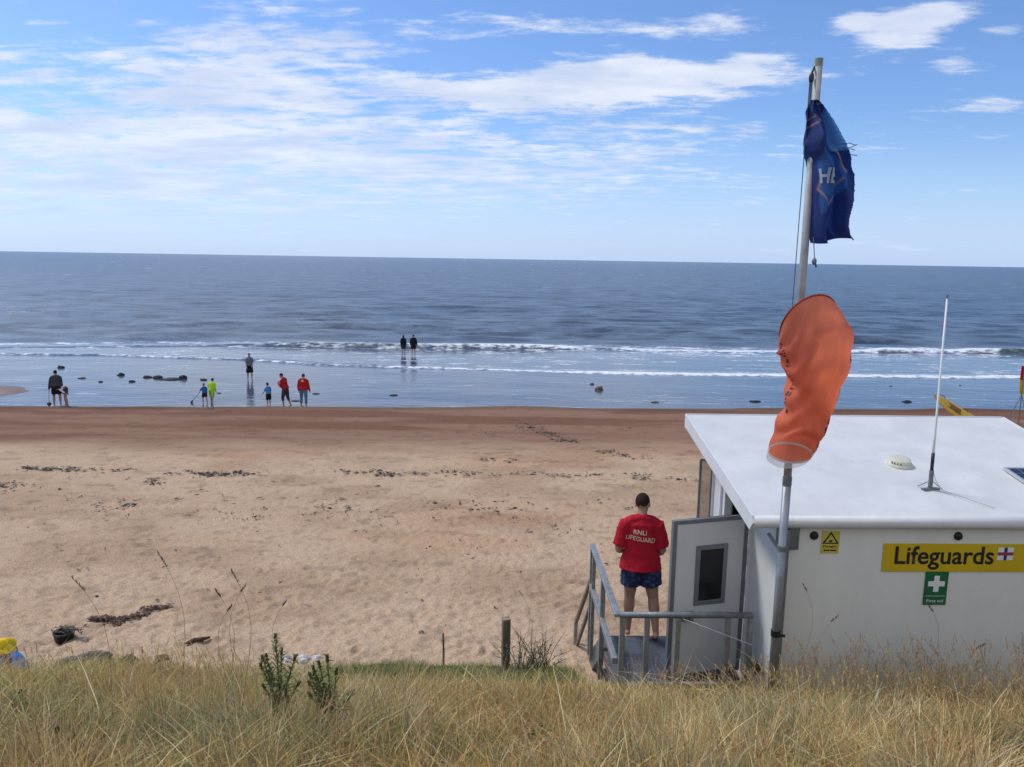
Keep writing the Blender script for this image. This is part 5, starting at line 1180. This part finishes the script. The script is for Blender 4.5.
for i, (px, py, wpx, hpx, lb) in enumerate([(61, 368, 9, 5, 'rounded dark rock highest at the left of the shallows'), (82, 378.5, 8, 2.5, 'flat dark rock right of the rounded one'), (121, 375.5, 7, 5, 'dark rock with pointed top before the long rock ridge'),
        (132, 382, 7, 3.5, 'low dark rock nearer than the pointed rock'), (101, 382, 5, 2.5, 'tiny dark rock left of the low dark rock'), (148, 377.5, 10, 4, 'left end of the dark rock ridge'), (157, 378, 11, 5, 'middle hump of the dark rock ridge'),
        (171, 379.5, 20, 3, 'long flat right part of the dark rock ridge'), (183, 378.5, 8, 7, 'dark rock with a knob standing at the right end of the ridge'), (203, 380, 8, 3, 'dark rock behind the two wading children'),
        (599, 390, 9, 7, 'pointed brown rock standing alone in the shallows'), (592, 384.5, 4, 2.5, 'tiny dark rock just beyond the pointed brown rock'), (393, 395.5, 9, 2, 'flat dark rock in the shallows below the wading pair'), (655, 402.5, 8, 3, 'small dark rock near the sand right of the pointed brown rock'),
        (755, 401.5, 15, 3, 'long low dark rock left of the windsock'), (787, 402.5, 7, 4, 'dark rock half hidden behind the windsock'), (907, 402, 12, 4, 'dark rock behind the hut roof near the aerial'), (891, 386.5, 4, 1.6, 'small dark speck of rock left of the aerial'), (960, 385.5, 4, 1.6, 'small dark speck of rock beyond the yellow board'), (978, 411, 7, 2.5, 'dark rock right of the yellow board'), (219, 393.5, 5, 2, 'small dark rock right of the neon child'), (316, 394, 8, 2, 'dark rock right of the person in blue jeans'), (296, 401, 9, 1.6, 'thin dark rock behind the two red jackets')]):
    put_stone('sea_rock', px, py, wpx * (.9 if px < 620 else .75), hpx * (.75 if px < 590 else 1 if px < 610 else .6), lb, rock_brown if 'brown' in lb else rock_dark, 20 + i, g_, z=0.0, flat=.7)

# black bucket with weed on it
q = at_z(65, 645, 2.12); gz = float(ground_z(q.x, q.y)); bk = empty('black_bucket', V3(q.x, q.y, gz - .09), 0, 'black bucket sunk in the sand with dry weed on its rim', 'bucket')
mb = MB(); mb.lathe((0, 0, 0), [(.0, -.01), (.105, -.01), (.135, .20), (.142, .20), (.142, .215), (.128, .215), (.10, .02), (0, .02)], 28); mb.build('tub', black_m, bk, smooth=True)
MB().tube([V3(.138 * math.cos(t), .138 * math.sin(t) - .0, .20 + .0 * t) for t in np.linspace(PI, 2 * PI, 12)], .005, 5).build('handle', galvd_m, bk)
def weed(name, pts, label, m_, kind=None, seed=1, size=(.03, .11)):
    """heaps of torn, crumpled weed: pts are (position, radius, bits)"""
    V_, F_ = [], []; rg = np.random.default_rng(seed)
    for (p_, rad, cnt) in pts:
        for _ in range(cnt):
            a = rg.random() * 2 * PI; r_ = rad * math.sqrt(rg.random()); x, y = p_[0] + r_ * math.cos(a) * 1.0, p_[1] + r_ * math.sin(a) * .7; z = p_[2] if len(p_) > 3 else float(ground_z(x, y)); ln = rg.uniform(*size) * (1 if y > 17 else .55); b = rg.random() * 2 * PI; w = ln * rg.uniform(.12, .38); zz_ = z + rg.uniform(.0, .05)
            c, s = math.cos(b), math.sin(b); k = len(V_); t1, t2 = rg.uniform(-.6, 1.3) * w, rg.uniform(-.5, 1.2) * w
            V_ += [(x - c * ln, y - s * ln, zz_ - .01), (x - s * w, y + c * w, zz_ + t1), (x + c * ln, y + s * ln, zz_ + .005), (x + s * w, y - c * w, zz_ + t2)]; F_ += [(k, k + 3, k + 1), (k + 1, k + 3, k + 2)]
    me = bpy.data.meshes.new(name); me.from_pydata(V_, [], F_); o = link(name, me, m_); return o
weed_red = mat('dry_kelp', (.10, .052, .034), .9, .45, 9); weed_dark = mat('dark_weed', (.050, .036, .027), .85, .5, 9)
w_ = weed('weed_clump', [((-.06 + .10 * k, .02, .215 + .02 * math.sin(k), 0), .12, 22) for k in range(4)], '', mat('bleached_weed', (.12, .085, .06), .9, .4, 15)); w_.parent = bk
pts = [(at_z(px, py, 2.1), r_ * .8, int(c * 2.2)) for px, py, r_, c in ((95, 624, .12, 30), (105, 623, .16, 45), (118, 625, .2, 50), (130, 622, .2, 40), (142, 618, .18, 30), (150, 612, .16, 34), (160, 610, .14, 26), (168, 609, .1, 10), (112, 630, .15, 14))]
tag(weed('dry_seaweed', pts, '', weed_red, seed=5), 'reddish brown dry seaweed strewn right of the black bucket', 'seaweed', kind='stuff')
pts = []
rg = np.random.default_rng(8)
def line_weed(x0, y0, x1, y1, n, rad, cnt, jit=1.2):
    for _ in range(n):
        t = rg.random(); px, py = x0 + (x1 - x0) * t + rg.normal(0, 3), y0 + (y1 - y0) * t + rg.normal(0, jit)
        q = at_z(px, py, 1.2)
        for _i in range(3): q = at_z(px, py, float(beach_z(q.x, q.y)))
        pts.append((q, .75 * rad * rg.uniform(.4, 1.6), max(1, int(cnt * 1.3 * rg.random()))))
line_weed(20, 469, 140, 472, 34, .25, 9); line_weed(28, 469, 75, 470, 14, .3, 14, .6); line_weed(170, 474, 280, 474, 40, .3, 10); line_weed(335, 472, 392, 475, 15, .4, 15, 1.3); line_weed(400, 474, 545, 476, 26, .4, 11, 1.4); line_weed(556, 477, 608, 475, 14, .3, 16, .7); line_weed(620, 476, 700, 482, 16, .25, 8)
line_weed(150, 481, 160, 484, 8, .25, 16, 1); line_weed(520, 424, 580, 446, 22, .5, 18, 1.5); line_weed(598, 452, 645, 458, 14, .4, 12, 1.5); line_weed(480, 460, 520, 462, 10, .3, 8, 1.5)
line_weed(80, 512, 150, 506, 26, .25, 7, 4); line_weed(185, 514, 190, 516, 5, .18, 14, 1); line_weed(215, 518, 265, 516, 12, .2, 8, 3); line_weed(315, 512, 390, 514, 30, .25, 6, 4); line_weed(420, 510, 540, 515, 34, .25, 5, 5); line_weed(540, 525, 590, 535, 10, .2, 6, 3); line_weed(0, 490, 20, 486, 10, .35, 8, 3)
line_weed(0, 500, 690, 540, 150, .12, 3, 22); line_weed(0, 580, 600, 600, 50, .04, 3, 30); line_weed(200, 410, 240, 412, 8, .35, 8, 1); line_weed(440, 425, 640, 436, 30, .3, 4, 6)
tag(weed('strand_line', pts, '', weed_dark, seed=9, size=(.03, .10)), 'dark broken seaweed along the tide lines of the beach', 'seaweed', kind='stuff')
q = at_z(197, 647, 2.15); mb = MB(); mb.tube([V3(-.13, -.03, .02), V3(-.04, .0, .05), V3(.06, .03, .05), V3(.15, .07, .06)], [.018, .035, .03, .016], 8, dome=True); mb.tube([V3(.03, .02, .05), V3(.08, -.02, .09)], [.016, .008], 6)
o = mb.build('driftwood', mat('brown_driftwood', (.10, .060, .035), .9, .4, 9, bump=.6), smooth=True); o.location = V3(q.x, q.y, float(ground_z(q.x, q.y))); tag(o, 'short piece of brown driftwood on the sand left of the weeds', 'driftwood')

# colourful pop-up tent cut by the left edge of the photo
q = at_z(-4, 674, 2.28); tn = empty('beach_tent', V3(q.x, q.y, float(beach_z(q.x, q.y))), 0, 'small yellow and blue beach tent at the left edge by the grass', 'tent')
cols = [cm('navy_nylon', (.02, .04, .30)), cm('sky_blue_nylon', (.09, .33, .72))]; yel = cm('yellow_nylon', (.75, .50, .01)); NG = 8; RT_, HT = .36, .46
def dome(t, a):
    c = math.cos(t); k = 1 + .42 * (float(fbm(np.array([math.cos(a) * c * 1.9 + 4]), np.array([math.sin(a) * c * 1.9 + t * 1.6]), 61, 3)[0]) - .5)
    return V3(RT_ * math.cos(a) * c ** .6, RT_ * .9 * math.sin(a) * c ** .6, HT * math.sin(t)) * k
for k in range(NG):
    a0, a1 = 2 * PI * k / NG + .38, 2 * PI * (k + 1) / NG + .38; vs = []; m_ = 9
    for i in range(m_):
        for j in range(7):
            a = a0 + (a1 - a0) * j / 6; t = 1.02 * i / (m_ - 1); sag = 1 - .045 * math.sin(PI * j / 6) * math.sin(PI * i / (m_ - 1)) + .012 * math.sin(9 * t + 4 * a); vs.append(dome(t, a) * sag)
    MB().add(vs, grid_faces(m_, 7).tolist()).build('wall_panel', cols[k % 2], tn, smooth=True)
vs = [dome(.84 + .73 * i / 6, 2 * PI * j / 24) * (1.035 + .035 * math.sin(j * 2.1 + i) * (i < 5)) for i in range(7) for j in range(24)]
MB().add(vs, [(i * 24 + j, i * 24 + (j + 1) % 24, (i + 1) * 24 + (j + 1) % 24, (i + 1) * 24 + j) for i in range(6) for j in range(24)]).build('top_panel', yel, tn, smooth=True)
mb = MB(); mb.ball(V3(.12, -.36, .05), (.13, .07, .05), 14, 8); mb.build('carry_bag', yel, tn, smooth=True)

# rescue board and zone flag beyond the hut
yb = 30.0; tip, low_ = at_y(933.5, 391.5, yb), at_y(969, 413.5, yb); dv = (low_ - tip).normalized(); Lb = 3.1
bd = empty('rescue_board', V3(tip.x, yb, 0), 0, 'yellow rescue board propped up on the sand behind the hut', 'rescue board')
o0 = V3(tip.x, yb, 0); A = tip - o0; wv = V3(-dv.z, 0, dv.x) * -1
if wv.z < 0: wv = -wv
wv = (wv * .78 + V3(0, .62, 0)).normalized(); nv = dv.cross(wv).normalized(); mb = MB(); rings = []
n = 20
vs = []
for i in range(21):
    t = i / 20; hw = .29 * (max(1e-3, 1 - abs(2 * t - 1.02) ** 2.6)) ** .5; c = A + dv * (t * Lb) + nv * (.10 * (abs(2 * t - 1)) ** 3) - wv * .25
    for k in range(n):
        a = 2 * PI * k / n; vs.append(c + wv * hw * math.cos(a) + nv * .06 * math.sin(a))
mb.add(vs, [(i * n + k, i * n + (k + 1) % n, (i + 1) * n + (k + 1) % n, (i + 1) * n + k) for i in range(20) for k in range(n)]); 
mb.build('hull', mat('yellow_board', (.66, .40, .02), .4, .12, 2), bd, smooth=True)
sgn = -1 if nv.y > 0 else 1
mb = MB(); c = A + dv * .95 - wv * .25 + nv * (.062 * sgn); mb.bar(c - dv * .35, c + dv * .35, .26, .02, nv); mb.build('deck_pad', mat('brown_pad', (.22, .11, .03), .85, .3, 8), bd)
for t in (.4, 1.5, 2.1): 
    c = A + dv * t - wv * .02 + nv * (.055 * sgn); MB().tube([c - dv * .12, c + nv * .05 * sgn, c + dv * .12], .014, 6).build('handle', black_m, bd)
mb = MB(); c = A + dv * 1.25; mb.bar(c - wv * .3, V3(c.x + .1, c.y + .35, float(beach_z(tip.x, yb)) - .1), .05); mb.bar(c - wv * .3, V3(c.x + .1, c.y - .45, float(beach_z(tip.x, yb)) - .1), .05); mb.build('trestle', galvd_m, bd)

yf = 30.5; ft, fb, leg = at_y(1021.5, 366, yf), at_y(1021, 394, yf), at_y(1006, 414, yf); o0 = V3(fb.x, yf, 0); gz = float(beach_z(fb.x, yf))
zf = empty('zone_flag', o0, 0, 'red over yellow swimming flag on its stand at the right edge', 'flag')
MB().tube([V3(.03, 0, gz - .1), V3(.03, 0, ft.z + .05)], .022, 8).build('pole', galvd_m, zf)
def ff(u, t): return V3(.05 + .62 * u, .07 * math.sin(5 * u + 2 * t), fb.z + (ft.z - fb.z) * t - .08 * u)
for nm, t0, t1, m_ in (('yellow_half', 0, .5, cm('flag_yellow', (.72, .48, .01))), ('red_half', .5, 1, cm('flag_red', (.50, .015, .02)))):
    vs = [ff(j / 12, t0 + (t1 - t0) * i / 6) - V3(.12, 0, 0) for i in range(7) for j in range(13)]; MB().add(vs, grid_faces(7, 13).tolist()).build(nm, m_, zf, smooth=True)
for dx_, dy_ in ((-.62, -.1), (-.25, .5), (.6, .2)):
    MB().tube([V3(.03, 0, fb.z - .02), V3(.03 + dx_, dy_, gz - .02)], .014, 6).build('stand_leg', galvd_m, zf)
